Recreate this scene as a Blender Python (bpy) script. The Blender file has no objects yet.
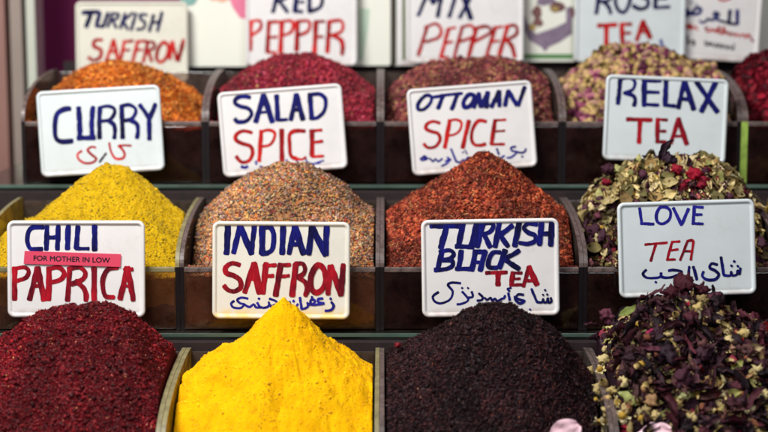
import bpy, math, random
import numpy as np
from mathutils import Vector, Matrix
random.seed(7); rng = np.random.default_rng(11)
SC = bpy.context.scene; COL = SC.collection
R = math.radians

# ------------------------------------------------------------------ camera
FPX = 1530.0; PITCH = math.atan(216/1530.0)
cp, sp = math.cos(PITCH), math.sin(PITCH)
cam_d = bpy.data.cameras.new('camera'); cam = bpy.data.objects.new('camera', cam_d); COL.objects.link(cam)
cam.rotation_euler = (math.pi/2-PITCH, 0, 0)
cam_d.sensor_width = 36; cam_d.lens = 36*FPX/768; cam_d.clip_end = 50; cam_d.clip_start = 0.05
cam_d.dof.use_dof = True; cam_d.dof.focus_distance = 1.46; cam_d.dof.aperture_fstop = cam_d.lens/20.0
SC.camera = cam

def ray(px, py):
    xc = (px-384)/FPX; yc = -(py-216)/FPX
    return Vector((xc, cp + yc*sp, -sp + yc*cp))
def at(px, py, Y):
    d = ray(px, py); return d*(Y/d.y)

# ------------------------------------------------------------------ helpers
def lin(c):
    return tuple(((v/255)/12.92 if v/255 <= .04045 else ((v/255+.055)/1.055)**2.4) for v in c)
def link(o, parent=None):
    COL.objects.link(o)
    if parent is not None: o.parent = parent
    return o
def tag(o, label=None, cat=None, group=None, kind=None):
    if label: o['label'] = label
    if cat: o['category'] = cat
    if group: o['group'] = group
    if kind: o['kind'] = kind
    return o
def empty(name, loc=(0, 0, 0)):
    o = bpy.data.objects.new(name, None); o.location = loc; o.empty_display_size = .02
    return link(o)
def mesh(name, V, F, mats, parent=None, fm=None, smooth=False):
    me = bpy.data.meshes.new(name); me.from_pydata([tuple(v) for v in V], [], [tuple(f) for f in F])
    for m in (mats if isinstance(mats, (list, tuple)) else [mats]): me.materials.append(m)
    if fm is not None: me.polygons.foreach_set('material_index', np.array(fm, dtype=np.int32))
    if smooth: me.polygons.foreach_set('use_smooth', np.ones(len(me.polygons), dtype=bool))
    me.validate(); me.update()
    return link(bpy.data.objects.new(name, me), parent)
def mesh_np(name, V, T, mat, parent=None, tint=None, smooth=True):
    """V (n,3), T (m,3) triangles, tint (n,3) linear colour of the pieces themselves"""
    me = bpy.data.meshes.new(name)
    me.vertices.add(len(V)); me.vertices.foreach_set('co', np.ascontiguousarray(V, dtype=np.float32).ravel())
    me.loops.add(T.size); me.loops.foreach_set('vertex_index', np.ascontiguousarray(T, dtype=np.int32).ravel())
    me.polygons.add(len(T)); me.polygons.foreach_set('loop_start', np.arange(0, T.size, 3, dtype=np.int32))
    me.polygons.foreach_set('loop_total', np.full(len(T), 3, dtype=np.int32))
    if smooth: me.polygons.foreach_set('use_smooth', np.ones(len(T), dtype=bool))
    me.update(calc_edges=True)
    if tint is not None:
        a = me.color_attributes.new('tint', 'FLOAT_COLOR', 'POINT')
        c = np.ones((len(V), 4), dtype=np.float32); c[:, :3] = tint; a.data.foreach_set('color', c.ravel())
    me.materials.append(mat)
    return link(bpy.data.objects.new(name, me), parent)

def mat_new(name):
    m = bpy.data.materials.new(name); m.use_nodes = True
    nt = m.node_tree; return m, nt, nt.nodes['Principled BSDF']
def N(nt, t, **k):
    n = nt.nodes.new(t)
    for a, v in k.items():
        if a in n.inputs.keys(): n.inputs[a].default_value = v
        else: setattr(n, a, v)
    return n
def noise_ramp(nt, scale, stops, detail=4, rough=.6, coord='Object'):
    tc = N(nt, 'ShaderNodeTexCoord'); n = N(nt, 'ShaderNodeTexNoise'); n.inputs['Scale'].default_value = scale
    n.inputs['Detail'].default_value = detail; n.inputs['Roughness'].default_value = rough
    nt.links.new(tc.outputs[coord], n.inputs['Vector'])
    r = N(nt, 'ShaderNodeValToRGB'); e = r.color_ramp.elements
    e[0].position, e[0].color = stops[0][0], (*stops[0][1], 1); e[1].position, e[1].color = stops[-1][0], (*stops[-1][1], 1)
    for p, c in stops[1:-1]: x = e.new(p); x.color = (*c, 1)
    nt.links.new(n.outputs['Fac'], r.inputs['Fac']); return n, r
def bump(nt, bsdf, scale, strength, dist, detail=5):
    tc = N(nt, 'ShaderNodeTexCoord'); n = N(nt, 'ShaderNodeTexNoise'); n.inputs['Scale'].default_value = scale
    n.inputs['Detail'].default_value = detail; nt.links.new(tc.outputs['Object'], n.inputs['Vector'])
    b = N(nt, 'ShaderNodeBump'); b.inputs['Strength'].default_value = strength; b.inputs['Distance'].default_value = dist
    nt.links.new(n.outputs['Fac'], b.inputs['Height']); nt.links.new(b.outputs['Normal'], bsdf.inputs['Normal'])

def m_plain(name, c, rough=.5, spread=.12, scale=30, spec=.5, bs=0, alpha=1.0):
    m, nt, b = mat_new(name); l = np.array(lin(c))
    n, r = noise_ramp(nt, scale, [(.3, tuple(l*(1-spread))), (.7, tuple(np.minimum(l*(1+spread), 1)))])
    nt.links.new(r.outputs['Color'], b.inputs['Base Color'])
    b.inputs['Roughness'].default_value = rough; b.inputs['Specular IOR Level'].default_value = spec
    b.inputs['Alpha'].default_value = alpha
    if bs: bump(nt, b, scale*6, .4, bs)
    return m
def m_grain(name, rough=.7, spec=.3, amp=.35, nscale=600, sss=0):
    m, nt, b = mat_new(name)
    a = N(nt, 'ShaderNodeAttribute'); a.attribute_name = 'tint'
    n, r = noise_ramp(nt, nscale, [(.25, (1-amp,)*3), (.75, (1+amp,)*3)], detail=3)
    mx = N(nt, 'ShaderNodeMix'); mx.data_type = 'RGBA'; mx.blend_type = 'MULTIPLY'; mx.inputs[0].default_value = 1
    nt.links.new(a.outputs['Color'], mx.inputs[6]); nt.links.new(r.outputs['Color'], mx.inputs[7])
    nt.links.new(mx.outputs[2], b.inputs['Base Color'])
    b.inputs['Roughness'].default_value = rough; b.inputs['Specular IOR Level'].default_value = spec
    return m
def m_powder(name, cols, scale=120, rough=.95, bscale=900, bd=.0008, spec=.1):
    m, nt, b = mat_new(name); k = len(cols)
    n, r = noise_ramp(nt, scale, [(.28+.44*i/(k-1), lin(c)) for i, c in enumerate(cols)], detail=8, rough=.75)
    nt.links.new(r.outputs['Color'], b.inputs['Base Color'])
    b.inputs['Roughness'].default_value = rough; b.inputs['Specular IOR Level'].default_value = spec
    bump(nt, b, bscale, .7, bd, 6); return m
def m_acrylic(name, tint, dust=.08, dustc=(120, 105, 95), gl=.05):
    m, nt, b = mat_new(name); out = nt.nodes['Material Output']
    tr = N(nt, 'ShaderNodeBsdfTransparent'); tr.inputs[0].default_value = (*lin(tint), 1)
    gs = N(nt, 'ShaderNodeBsdfGlossy'); gs.inputs['Roughness'].default_value = gl; gs.inputs[0].default_value = (.9, .9, .9, 1)
    fr = N(nt, 'ShaderNodeFresnel'); fr.inputs[0].default_value = 1.45
    m1 = N(nt, 'ShaderNodeMixShader'); nt.links.new(fr.outputs[0], m1.inputs[0]); nt.links.new(tr.outputs[0], m1.inputs[1]); nt.links.new(gs.outputs[0], m1.inputs[2])
    b.inputs['Base Color'].default_value = (*lin(dustc), 1); b.inputs['Roughness'].default_value = .8
    tc = N(nt, 'ShaderNodeTexCoord'); n = N(nt, 'ShaderNodeTexNoise'); n.inputs['Scale'].default_value = 45; n.inputs['Detail'].default_value = 7; n.inputs['Roughness'].default_value = .7
    nt.links.new(tc.outputs['Object'], n.inputs['Vector'])
    mr = N(nt, 'ShaderNodeMapRange'); mr.inputs[1].default_value = .35; mr.inputs[2].default_value = .75
    mr.inputs[3].default_value = dust*.3; mr.inputs[4].default_value = min(dust*2, 1)
    nt.links.new(n.outputs['Fac'], mr.inputs[0])
    m2 = N(nt, 'ShaderNodeMixShader'); nt.links.new(mr.outputs[0], m2.inputs[0]); nt.links.new(m1.outputs[0], m2.inputs[1]); nt.links.new(b.outputs[0], m2.inputs[2])
    nt.links.new(m2.outputs[0], out.inputs[0]); return m

M = {}
M['plate'] = m_plain('white_sign_plastic', (226, 224, 222), .32, .03, 14)
M['plate_cool'] = m_plain('cool_white_sign_plastic', (214, 222, 222), .32, .03, 14)
M['plate_dusty'] = m_plain('worn_white_sign_plastic', (222, 220, 205), .4, .05, 25)
def plate_dusted(name, base=(224, 222, 210), dust=(236, 196, 40), amt=.75, h=.013):
    m = m_plain(name, base, .36, .05, 25); nt = m.node_tree; b = nt.nodes['Principled BSDF']; src = b.inputs['Base Color'].links[0].from_socket
    tc = N(nt, 'ShaderNodeTexCoord'); sx = N(nt, 'ShaderNodeSeparateXYZ'); nt.links.new(tc.outputs['Object'], sx.inputs[0])
    n = N(nt, 'ShaderNodeTexNoise'); n.inputs['Scale'].default_value = 70; n.inputs['Detail'].default_value = 6; nt.links.new(tc.outputs['Object'], n.inputs['Vector'])
    a = N(nt, 'ShaderNodeMapRange'); a.inputs[1].default_value = .003; a.inputs[2].default_value = h; a.inputs[3].default_value = amt; a.inputs[4].default_value = 0; nt.links.new(sx.outputs[2], a.inputs[0])
    k = N(nt, 'ShaderNodeMapRange'); k.inputs[1].default_value = .35; k.inputs[2].default_value = .6; nt.links.new(n.outputs['Fac'], k.inputs[0])
    mu = N(nt, 'ShaderNodeMath'); mu.operation = 'MULTIPLY'; nt.links.new(a.outputs[0], mu.inputs[0]); nt.links.new(k.outputs[0], mu.inputs[1])
    mx = N(nt, 'ShaderNodeMix'); mx.data_type = 'RGBA'; nt.links.new(mu.outputs[0], mx.inputs[0]); nt.links.new(src, mx.inputs[6]); mx.inputs[7].default_value = (*lin(dust), 1)
    sm = N(nt, 'ShaderNodeTexNoise'); sm.inputs['Scale'].default_value = 38; sm.inputs['Detail'].default_value = 8; sm.inputs['Roughness'].default_value = .72; sm.inputs['Distortion'].default_value = 1.2; nt.links.new(tc.outputs['Object'], sm.inputs['Vector'])
    s2 = N(nt, 'ShaderNodeMapRange'); s2.inputs[1].default_value = .56; s2.inputs[2].default_value = .8; s2.inputs[3].default_value = 0; s2.inputs[4].default_value = .3; nt.links.new(sm.outputs['Fac'], s2.inputs[0])
    m3 = N(nt, 'ShaderNodeMix'); m3.data_type = 'RGBA'; nt.links.new(s2.outputs[0], m3.inputs[0]); nt.links.new(mx.outputs[2], m3.inputs[6]); m3.inputs[7].default_value = (*lin((176, 160, 150)), 1)
    nt.links.new(m3.outputs[2], b.inputs['Base Color'])
    s4 = N(nt, 'ShaderNodeMapRange'); s4.inputs[3].default_value = .22; s4.inputs[4].default_value = .6; nt.links.new(sm.outputs['Fac'], s4.inputs[0]); nt.links.new(s4.outputs[0], b.inputs['Roughness']); return m
M['plate'] = plate_dusted('white_sign_plastic', (226, 224, 222), (150, 104, 80), .4, .010)
M['plate_cool'] = plate_dusted('cool_white_sign_plastic', (212, 221, 222), (150, 110, 80), .35, .009)
M['plate_dusty'] = plate_dusted('worn_white_sign_plastic', (216, 214, 198), (170, 110, 60), .4, .012)
M['plate_yellow'] = plate_dusted('sign_plastic_with_yellow_dust')
def m_ink(name, a, b_, rough=.45):
    m, nt, b = mat_new(name)
    tc = N(nt, 'ShaderNodeTexCoord'); mp = N(nt, 'ShaderNodeMapping'); mp.inputs['Scale'].default_value = (90, 90, 28)
    n = N(nt, 'ShaderNodeTexNoise'); n.inputs['Scale'].default_value = 1; n.inputs['Detail'].default_value = 5; n.inputs['Distortion'].default_value = .6
    r = N(nt, 'ShaderNodeValToRGB'); r.color_ramp.elements[0].position = .36; r.color_ramp.elements[1].position = .66
    r.color_ramp.elements[0].color = (*lin(a), 1); r.color_ramp.elements[1].color = (*lin(b_), 1)
    nt.links.new(tc.outputs['Object'], mp.inputs[0]); nt.links.new(mp.outputs[0], n.inputs['Vector']); nt.links.new(n.outputs['Fac'], r.inputs[0])
    mp2 = N(nt, 'ShaderNodeMapping'); mp2.inputs['Scale'].default_value = (900, 900, 120); n2 = N(nt, 'ShaderNodeTexNoise'); n2.inputs['Scale'].default_value = 1; n2.inputs['Detail'].default_value = 3
    nt.links.new(tc.outputs['Object'], mp2.inputs[0]); nt.links.new(mp2.outputs[0], n2.inputs['Vector'])
    r2 = N(nt, 'ShaderNodeMapRange'); r2.inputs[1].default_value = .5; r2.inputs[2].default_value = .8; r2.inputs[3].default_value = 0; r2.inputs[4].default_value = .3; nt.links.new(n2.outputs['Fac'], r2.inputs[0])
    mx = N(nt, 'ShaderNodeMix'); mx.data_type = 'RGBA'; nt.links.new(r2.outputs[0], mx.inputs[0]); nt.links.new(r.outputs[0], mx.inputs[6]); mx.inputs[7].default_value = (*[min(1, v*2.2+.03) for v in lin(b_)], 1)
    nt.links.new(mx.outputs[2], b.inputs['Base Color']); b.inputs['Roughness'].default_value = .6; b.inputs['Specular IOR Level'].default_value = .15; return m
M['blue'] = m_ink('blue_marker_ink', (5, 4, 44), (14, 18, 112))
M['navy'] = m_ink('navy_marker_ink', (7, 7, 40), (14, 18, 84))
M['violet'] = m_ink('violet_blue_marker_ink', (18, 14, 96), (36, 34, 146))
M['red'] = m_ink('red_marker_ink', (128, 8, 16), (206, 30, 26))
M['crimson'] = m_ink('crimson_marker_ink', (84, 4, 22), (172, 12, 32))
M['black_ink'] = m_ink('black_marker_ink', (20, 16, 24), (50, 44, 56))
M['sticker'] = m_plain('pink_sticker_paper', (214, 62, 92), .6, .04, 60)
M['rim'] = m_plain('frosted_acrylic_edge', (96, 82, 78), .42, .5, 160)
M['rim_olive'] = m_plain('dusty_olive_acrylic_edge', (128, 120, 84), .5, .3, 90)
M['rim_dust'] = m_acrylic('yellow_dusted_acrylic', (235, 228, 190), .40, (188, 160, 38))
M['edge_green'] = m_plain('lit_green_glass_edge', (142, 170, 78), .25, .5, 45)  # green glass edge, its lit glow put into the colour
M['shelf_edge'] = m_plain('pale_green_shelf_edge', (74, 94, 84), .2, .6, 9)
M['side'] = m_acrylic('dusty_clear_acrylic', (226, 216, 210), .20)
M['front_clear'] = m_acrylic('clear_acrylic', (236, 222, 210), .12, (130, 84, 60))
M['front_shaded'] = m_acrylic('shade_tinted_acrylic', (180, 140, 132), .12, (76, 40, 32))  # brown tint puts the deep shade inside the bins into the panel colour
M['glass'] = m_acrylic('green_tinted_shelf_glass', (214, 232, 222), .06)
M['gap'] = m_plain('dark_reflection_edge', (17, 11, 15), .4, .3, 60)  # dark gaps and reflections of the clear edges put into the colour
M['wood'] = m_plain('dark_brown_riser_board', (66, 30, 20), .7, .55, 55)
M['wood_shaded'] = m_plain('shadow_darkened_brown_board', (32, 16, 18), .75, .5, 55)  # brown board darkened so the colour carries the shadow between the tiers
M['magenta'] = m_plain('magenta_wall_paint', (128, 8, 84), .6, .08, 5)
M['alu'] = m_plain('brushed_aluminium', (150, 136, 126), .4, .08, 8)
M['alu_light'] = m_plain('pale_green_white_profile', (196, 200, 184), .45, .05, 8)
M['alu_pink'] = m_plain('pinkish_beige_trim', (146, 108, 98), .5, .08, 8)
M['card'] = m_plain('pale_card', (232, 234, 220), .5, .02, 10)
M['card_cool'] = m_plain('cool_white_card_edge', (196, 206, 216), .4, .03, 10)
M['p_green'] = m_plain('pale_green_print', (188, 212, 188), .5, .06, 40)
M['d_green'] = m_plain('green_print', (88, 138, 82), .5, .08, 40)
M['p_pink'] = m_plain('pink_print', (222, 120, 150), .5, .1, 60)
M['p_peach'] = m_plain('peach_print', (232, 176, 148), .5, .06, 60)
M['p_teal'] = m_plain('teal_print', (120, 164, 156), .5, .08, 60)
M['p_grey'] = m_plain('mauve_grey_print', (128, 112, 132), .55, .25, 120)
M['p_brown'] = m_plain('brown_print', (112, 74, 72), .55, .35, 120)
M['p_ochre'] = m_plain('ochre_print', (170, 144, 84), .55, .3, 120)
M['olive'] = m_plain('olive_green_border', (84, 98, 44), .5, .1, 30)
M['olive_dark'] = m_plain('dark_olive_gap_shade', (46, 48, 26), .5, .1, 30)
M['petal_pink'] = m_plain('pale_pink_petal', (236, 196, 206), .6, .12, 60)

# ------------------------------------------------------------------ layout (metres, camera at the origin of x and y)
ZC = 0.0
ROWS = {1: dict(Y=1.70, z=-.2028, rim=-.134, back=.119), 2: dict(Y=1.485, z=-.3238, rim=-.2605, back=.1090), 3: dict(Y=1.27, z=-.4448, rim=-.3815, back=.1100)}
DEP = .19
XJ = {1: [-.404, -.199, -.004, .1985, .3975, .597], 2: [-.402, -.2015, -.004, .1965, .395, .60], 3: [-.392, -.192, -.004, .198, .40]}

# ------------------------------------------------------------------ boxes
def box_vf(x0, x1, y0, y1, z0, z1):
    V = [(x, y, z) for x in (x0, x1) for y in (y0, y1) for z in (z0, z1)]
    return V, [(0, 1, 3, 2), (4, 6, 7, 5), (0, 4, 5, 1), (2, 3, 7, 6), (0, 2, 6, 4), (1, 5, 7, 3)]
def rbox(name, x0, x1, y0, y1, z0, z1, mat, parent=None, r=.0006):
    import bmesh
    V, F = box_vf(x0, x1, y0, y1, z0, z1)
    o = mesh(name, V, F, mat, parent)
    bm = bmesh.new(); bm.from_mesh(o.data); bmesh.ops.recalc_face_normals(bm, faces=bm.faces)
    bmesh.ops.bevel(bm, geom=list(bm.edges), offset=r, segments=2, affect='EDGES', profile=.5)
    bm.to_mesh(o.data); bm.free(); return o

# ------------------------------------------------------------------ noise
_G = {}
def vnoise(x, y, seed=0):
    if seed not in _G: _G[seed] = np.random.default_rng(seed).random((256, 256)).astype(np.float32)
    G = _G[seed]
    xi = np.floor(x).astype(int); yi = np.floor(y).astype(int); fx = x-xi; fy = y-yi
    fx = fx*fx*fx*(fx*(fx*6-15)+10); fy = fy*fy*fy*(fy*(fy*6-15)+10)
    a = G[xi % 256, yi % 256]; b = G[(xi+1) % 256, yi % 256]; c = G[xi % 256, (yi+1) % 256]; d = G[(xi+1) % 256, (yi+1) % 256]
    return (a*(1-fx)+b*fx)*(1-fy)+(c*(1-fx)+d*fx)*fy - .5
def fbm(x, y, f, octs, seed, gain=.5):
    s = 0; a = 1
    for o in range(octs):
        s = s + a*vnoise(x*f+17.3*o+50, y*f+9.1*o+50, seed+o); f *= 2.03; a *= gain
    return s

# ------------------------------------------------------------------ bins
def make_bin(row, j, label, front='front_clear', rim='rim', fill=.5, side_l=None, side_r=None, edge_l=None, wood='wood'):
    q = ROWS[row]; x0, x1 = XJ[row][j], XJ[row][j+1]; g = .0002
    Yf, z0, zr = q['Y'], q['z'], q['rim']; H = q['back']
    b = empty('spice_bin', ((x0+x1)/2, Yf+DEP/2, z0)); O = Vector(b.location)
    tag(b, label, 'bin', 'clear plastic bins on the stepped spice stand')
    def loc(V): return [(v[0]-O.x, v[1]-O.y, v[2]-O.z) for v in V]
    t = .0040
    # side panels: straight at the front, top edge sweeping up to the back in a quarter curve
    prof = [(0, 0), (0, zr-z0)]
    for k in range(1, 25):
        a = k/24*math.pi/2
        prof.append((DEP*(.96)*(1-math.cos(a)), (zr-z0)+(H-(zr-z0))*math.sin(a)**.9))
    prof += [(DEP, H-.001), (DEP, 0)]
    n = len(prof)
    for xs, m_side, m_edge in ((x0+g, side_l, edge_l), (x1-g-t, side_r, None)):
        tt = .0075 if m_edge else t
        V = [(xs, Yf+p, z0+h) for p, h in prof]+[(xs+tt, Yf+p, z0+h) for p, h in prof]
        F = [tuple(range(n)), tuple(range(2*n-1, n-1, -1))]; fm = [0, 0]
        for k in range(n):
            k2 = (k+1) % n; F.append((k, k2, k2+n, k+n)); fm.append(2 if k == 0 else (1 if k < n-2 else 0))
        o = mesh('side_panel', loc(V), F, [M[m_side or 'side'], M[rim], M[m_edge or 'gap']], b, fm)
        if m_edge: o['label'] = 'side panel with a lit glow painted into its green front edge'
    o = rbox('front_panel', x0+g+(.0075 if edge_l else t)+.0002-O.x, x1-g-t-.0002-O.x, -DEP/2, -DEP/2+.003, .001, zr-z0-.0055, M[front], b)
    rbox('rim', x0+g+(.0075 if edge_l else t)+.0002-O.x, x1-g-t-.0002-O.x, -DEP/2-.0008, -DEP/2+.0034, zr-z0-.0053, zr-z0, M[rim], b, .0009)
    rbox('back_panel', x0+g+(.0075 if edge_l else t)+.0002-O.x, x1-g-t-.0002-O.x, DEP/2-.004, DEP/2-.001, .001, H-.004, M['side'], b)
    hf = (zr-z0)*fill
    rbox('raised_floor', x0+g+(.0075 if edge_l else t)+.001-O.x, x1-g-t-.001-O.x, -DEP/2+.0085, DEP/2-.006, .002, hf, M[wood], b)
    return b

# ------------------------------------------------------------------ heaps
class Heap: pass
def heap_surface(row, j, prof, noise=(.004, 14), fine=(.0008, 160), seed=1, nx=190, ny=170, fill=.5, ridge=.1, front_slope=1.05, kf=1.5, lump=None, soft=11, slide=.006):
    q = ROWS[row]; x0, x1 = XJ[row][j]+.0064, XJ[row][j+1]-.0064
    x0 += .004 if (row, j) == (1, 4) else 0
    y0, y1 = q['Y']+.0042, q['Y']+DEP-.0052; yr = q['Y']+ridge
    P = [at(px, py, yr) for px, py in prof]; px_ = np.array([p.x for p in P]); pz_ = np.array([p.z for p in P])
    ia = int(np.argmax(pz_)); ax = px_[ia]
    sl = (pz_[1]-pz_[0])/(px_[1]-px_[0]); sr = (pz_[-1]-pz_[-2])/(px_[-1]-px_[-2])
    sl = max(sl, .45); sr = min(sr, -.45)
    fx_ = np.linspace(px_[0]-.25, px_[-1]+.25, 1400)
    fz_ = np.interp(fx_, px_, pz_)
    fz_ = np.where(fx_ < px_[0], pz_[0]+(fx_-px_[0])*sl, fz_); fz_ = np.where(fx_ > px_[-1], pz_[-1]+(fx_-px_[-1])*sr, fz_)
    k = np.hanning(2*soft+1); k /= k.sum(); fz_ = np.convolve(np.pad(fz_, soft, mode='edge'), k, 'valid')
    Pf = lambda x: np.interp(x, fx_, fz_)
    zr = q['rim']; zb = q['z']+q['back']
    def H(x, y):
        dx = x-ax; dy = np.where(y < yr, (y-yr)*kf, (y-yr)*1.1); r = np.sqrt(dx*dx+dy*dy)+1e-6
        wl = (1-dx/r)/2
        h = wl*Pf(ax-r)+(1-wl)*Pf(ax+r)
        h = h + noise[0]*fbm(x, y, noise[1], 3, seed)*np.clip(r/.02, .3, 1)
        if lump: h = h + lump(x, y)
        th = np.arctan2(y-yr, x-ax); rr_ = np.sqrt((x-ax)**2+(y-yr)**2)   # little slides running down the slope
        h = h + slide*(np.abs(fbm(th*.055+3, rr_*.35+seed, 30, 4, seed+60, .55))-.15)*np.clip((rr_-.006)/.05, 0, 1)
        cf = zr-.001+front_slope*(y-y0)**.92; cb = zb-.003+.9*(y1-y)
        # side walls: keep the heap under a slope rising from each panel's own top edge
        wz = zr+(zb-zr)*np.sqrt(np.clip((y-q['Y'])/DEP, 0, 1))
        cs = wz+.016+1.3*np.minimum(x-x0, x1-x)
        for c in (cf, cb, cs):
            s = .004; d = np.clip(.5+.5*(h-c)/s, 0, 1); h = h*(1-d)+c*d-s*d*(1-d)
        lo = zr-.012+.004*fbm(x, y, 30, 3, seed+5)
        h = np.maximum(h, lo)
        return h
    def HF(x, y): return H(x, y)+fine[0]*fbm(x, y, fine[1], 4, seed+31, .6)
    S = Heap(); S.H, S.HF = H, HF; S.box = (x0, x1, y0, y1); S.base = q['z']; S.zr = zr; S.floor = q['z']+(zr-q['z'])*fill
    S.nx, S.ny, S.seed, S.ax, S.yr = nx, ny, seed, ax, yr
    S.front = q['Y']
    return S
def heap_mesh(name, S, mat, parent=None):
    x0, x1, y0, y1 = S.box
    xs = np.linspace(x0, x1, S.nx); ys = y0+(y1-y0)*np.linspace(0, 1, S.ny)**1.15
    X, Y = np.meshgrid(xs, ys); Z = S.HF(X, Y)
    V = np.stack([X, Y, Z], -1).reshape(-1, 3); ny, nx = X.shape
    i = np.arange(ny-1)[:, None]*nx+np.arange(nx-1)[None]; i = i.ravel()
    T = [np.stack([i, i+1, i+nx+1], 1), np.stack([i, i+nx+1, i+nx], 1)]
    # skirt down the four walls, ragged lower edge at the front where the spice clings to the panel
    loop = list(range(nx))+[nx-1+nx*k for k in range(1, ny)]+[nx*(ny-1)+k for k in range(nx-2, -1, -1)]+[nx*k for k in range(ny-2, 0, -1)]
    loop = np.array(loop); n0 = len(V); n = len(loop)
    lv = V[loop].copy(); m = 10; prev = loop
    bot = S.floor-.002+.008*fbm(lv[:, 0]*1.0, lv[:, 1], 60, 4, S.seed+3)
    for kx in range(1, m+1):
        w = lv.copy(); w[:, 2] = lv[:, 2]+(bot-lv[:, 2])*kx/m
        w[:, 1] += .0006*fbm(w[:, 0], w[:, 2], 260, 3, S.seed+8)
        cur = len(V)+np.arange(n); V = np.vstack([V, w]); nxt = np.roll(cur, -1); pn = np.roll(prev, -1)
        T += [np.stack([prev, cur, nxt], 1), np.stack([prev, nxt, pn], 1)]; prev = cur
    T = np.vstack(T)
    O = np.array([(x0+x1)/2, (y0+y1)/2, S.base])
    o = mesh_np(name, V-O, T, mat, parent); o.location = O; S.O = O
    return o

# ------------------------------------------------------------------ little pieces (templates are unit sized: length 1 along x)
def t_grid(nu, nv, fn):
    V = np.array([fn(u/(nu-1), v/(nv-1)) for v in range(nv) for u in range(nu)]); T = []
    for v in range(nv-1):
        for u in range(nu-1):
            a = v*nu+u; T += [(a, a+1, a+nu+1), (a, a+nu+1, a+nu)]
    return V, np.array(T)
def t_flake(r):
    c = r.uniform(-.5, .5); w = r.uniform(.3, .55); tw = r.uniform(-.5, .5); k = r.uniform(-.2, .2, 9)
    def f(u, v):
        x = u-.5; y = (v-.5)*w*(1.15-1.6*x*x+.3*math.sin(9*u+c)); i = int(v*2)*3+int(u*2)
        return (x+k[i]*.2, y, c*x*x*1.6+tw*x*(v-.5)+k[i]*.35)
    return t_grid(3, 3, f)
def t_needle(r):
    n = 5; V = []; T = []; a1, a2 = r.uniform(-.6, .6, 2); th = r.uniform(.05, .1)
    for i in range(n):
        u = i/(n-1)-.5; w = th*(1-1.6*u*u); cy = a1*u*u; cz = a2*u*u
        for kk in range(3):
            a = kk*2.094+u*3; V.append((u, cy+math.cos(a)*w, cz+math.sin(a)*w))
    for i in range(n-1):
        for kk in range(3):
            a, b = i*3+kk, i*3+(kk+1) % 3; T += [(a, b, b+3), (a, b+3, a+3)]
    T += [(0, 2, 1), (n*3-3, n*3-2, n*3-1)]
    return np.array(V), np.array(T)
ICO = None
def ico(sub=1):
    import bmesh
    bm = bmesh.new(); bmesh.ops.create_icosphere(bm, subdivisions=sub, radius=.5)
    V = np.array([v.co[:] for v in bm.verts]); T = np.array([[v.index for v in f.verts] for f in bm.faces]); bm.free(); return V, T
ICO1, ICO2, ICO3 = ico(1), ico(2), ico(3)
def t_crumb(r, base=ICO1, amp=.3, flat=(.55, .9)):
    V, T = base; V = V.copy(); V *= 1+r.uniform(-amp, amp, (len(V), 1)); V[:, 2] *= r.uniform(*flat); V[:, 1] *= r.uniform(.6, .95); return V, T
def t_seed(r):
    V, T = ICO1; V = V.copy(); V[:, 1] *= .45; V[:, 2] *= .35; return V, T
def t_bud(r):
    """closed rose bud: egg wrapped in overlapping petals, calyx and stem stub; colour key: z-like coordinate along x"""
    V = []; T = []; C = []
    nu, nv = 18, 14; tw = r.uniform(1.5, 3)
    for i in range(nv):
        s = i/(nv-1); rad = .27*math.sin(math.pi*min(1, s*.92+.06))**.75*(1-.25*s)
        for k in range(nu):
            a = 2*math.pi*k/nu; ph = (a*5/(2*math.pi)+s*tw) % 1
            rr = rad*(1+.16*ph*(.3+s)-.05); V.append((s-.5, rr*math.cos(a), rr*math.sin(a)*.92)); C.append((s, ph))
    for i in range(nv-1):
        for k in range(nu):
            a, b = i*nu+k, i*nu+(k+1) % nu; T += [(a, b, b+nu), (a, b+nu, a+nu)]
    return np.array(V), np.array(T), np.array(C)
def t_daisy(r):
    """small dried chamomile head: bumpy dome and a ring of shrivelled petals"""
    V, T = ICO2; V = V.copy()*.52; V[:, 2] = np.maximum(V[:, 2], -.05)*1.15+.06; V *= 1+r.uniform(-.06, .06, (len(V), 1))
    C = [np.zeros((len(V), 2))]; Vs, Ts = [V], [T]; n = len(V); np_ = r.integers(8, 12)
    for k in range(np_):
        a = 2*math.pi*k/np_+r.uniform(-.2, .2); dr = r.uniform(-.25, .2); L = r.uniform(.22, .34); w0 = r.uniform(.08, .13); cu = r.uniform(-.6, .3)
        def f(u, v, a=a, dr=dr, L=L, w0=w0, cu=cu):
            rad = .2+u*L; w = w0*(1-.5*(u-.5)**2)*(v-.5)*2; z = dr*u*.5+cu*u*u*.5+.12*(v-.5)**2
            return (rad*math.cos(a)-w*math.sin(a), rad*math.sin(a)+w*math.cos(a), z)
        v_, t_ = t_grid(5, 3, f); Vs.append(v_); Ts.append(t_+n); C.append(np.ones((len(v_), 2))); n += len(v_)
    return np.vstack(Vs), np.vstack(Ts), np.vstack(C)
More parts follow.
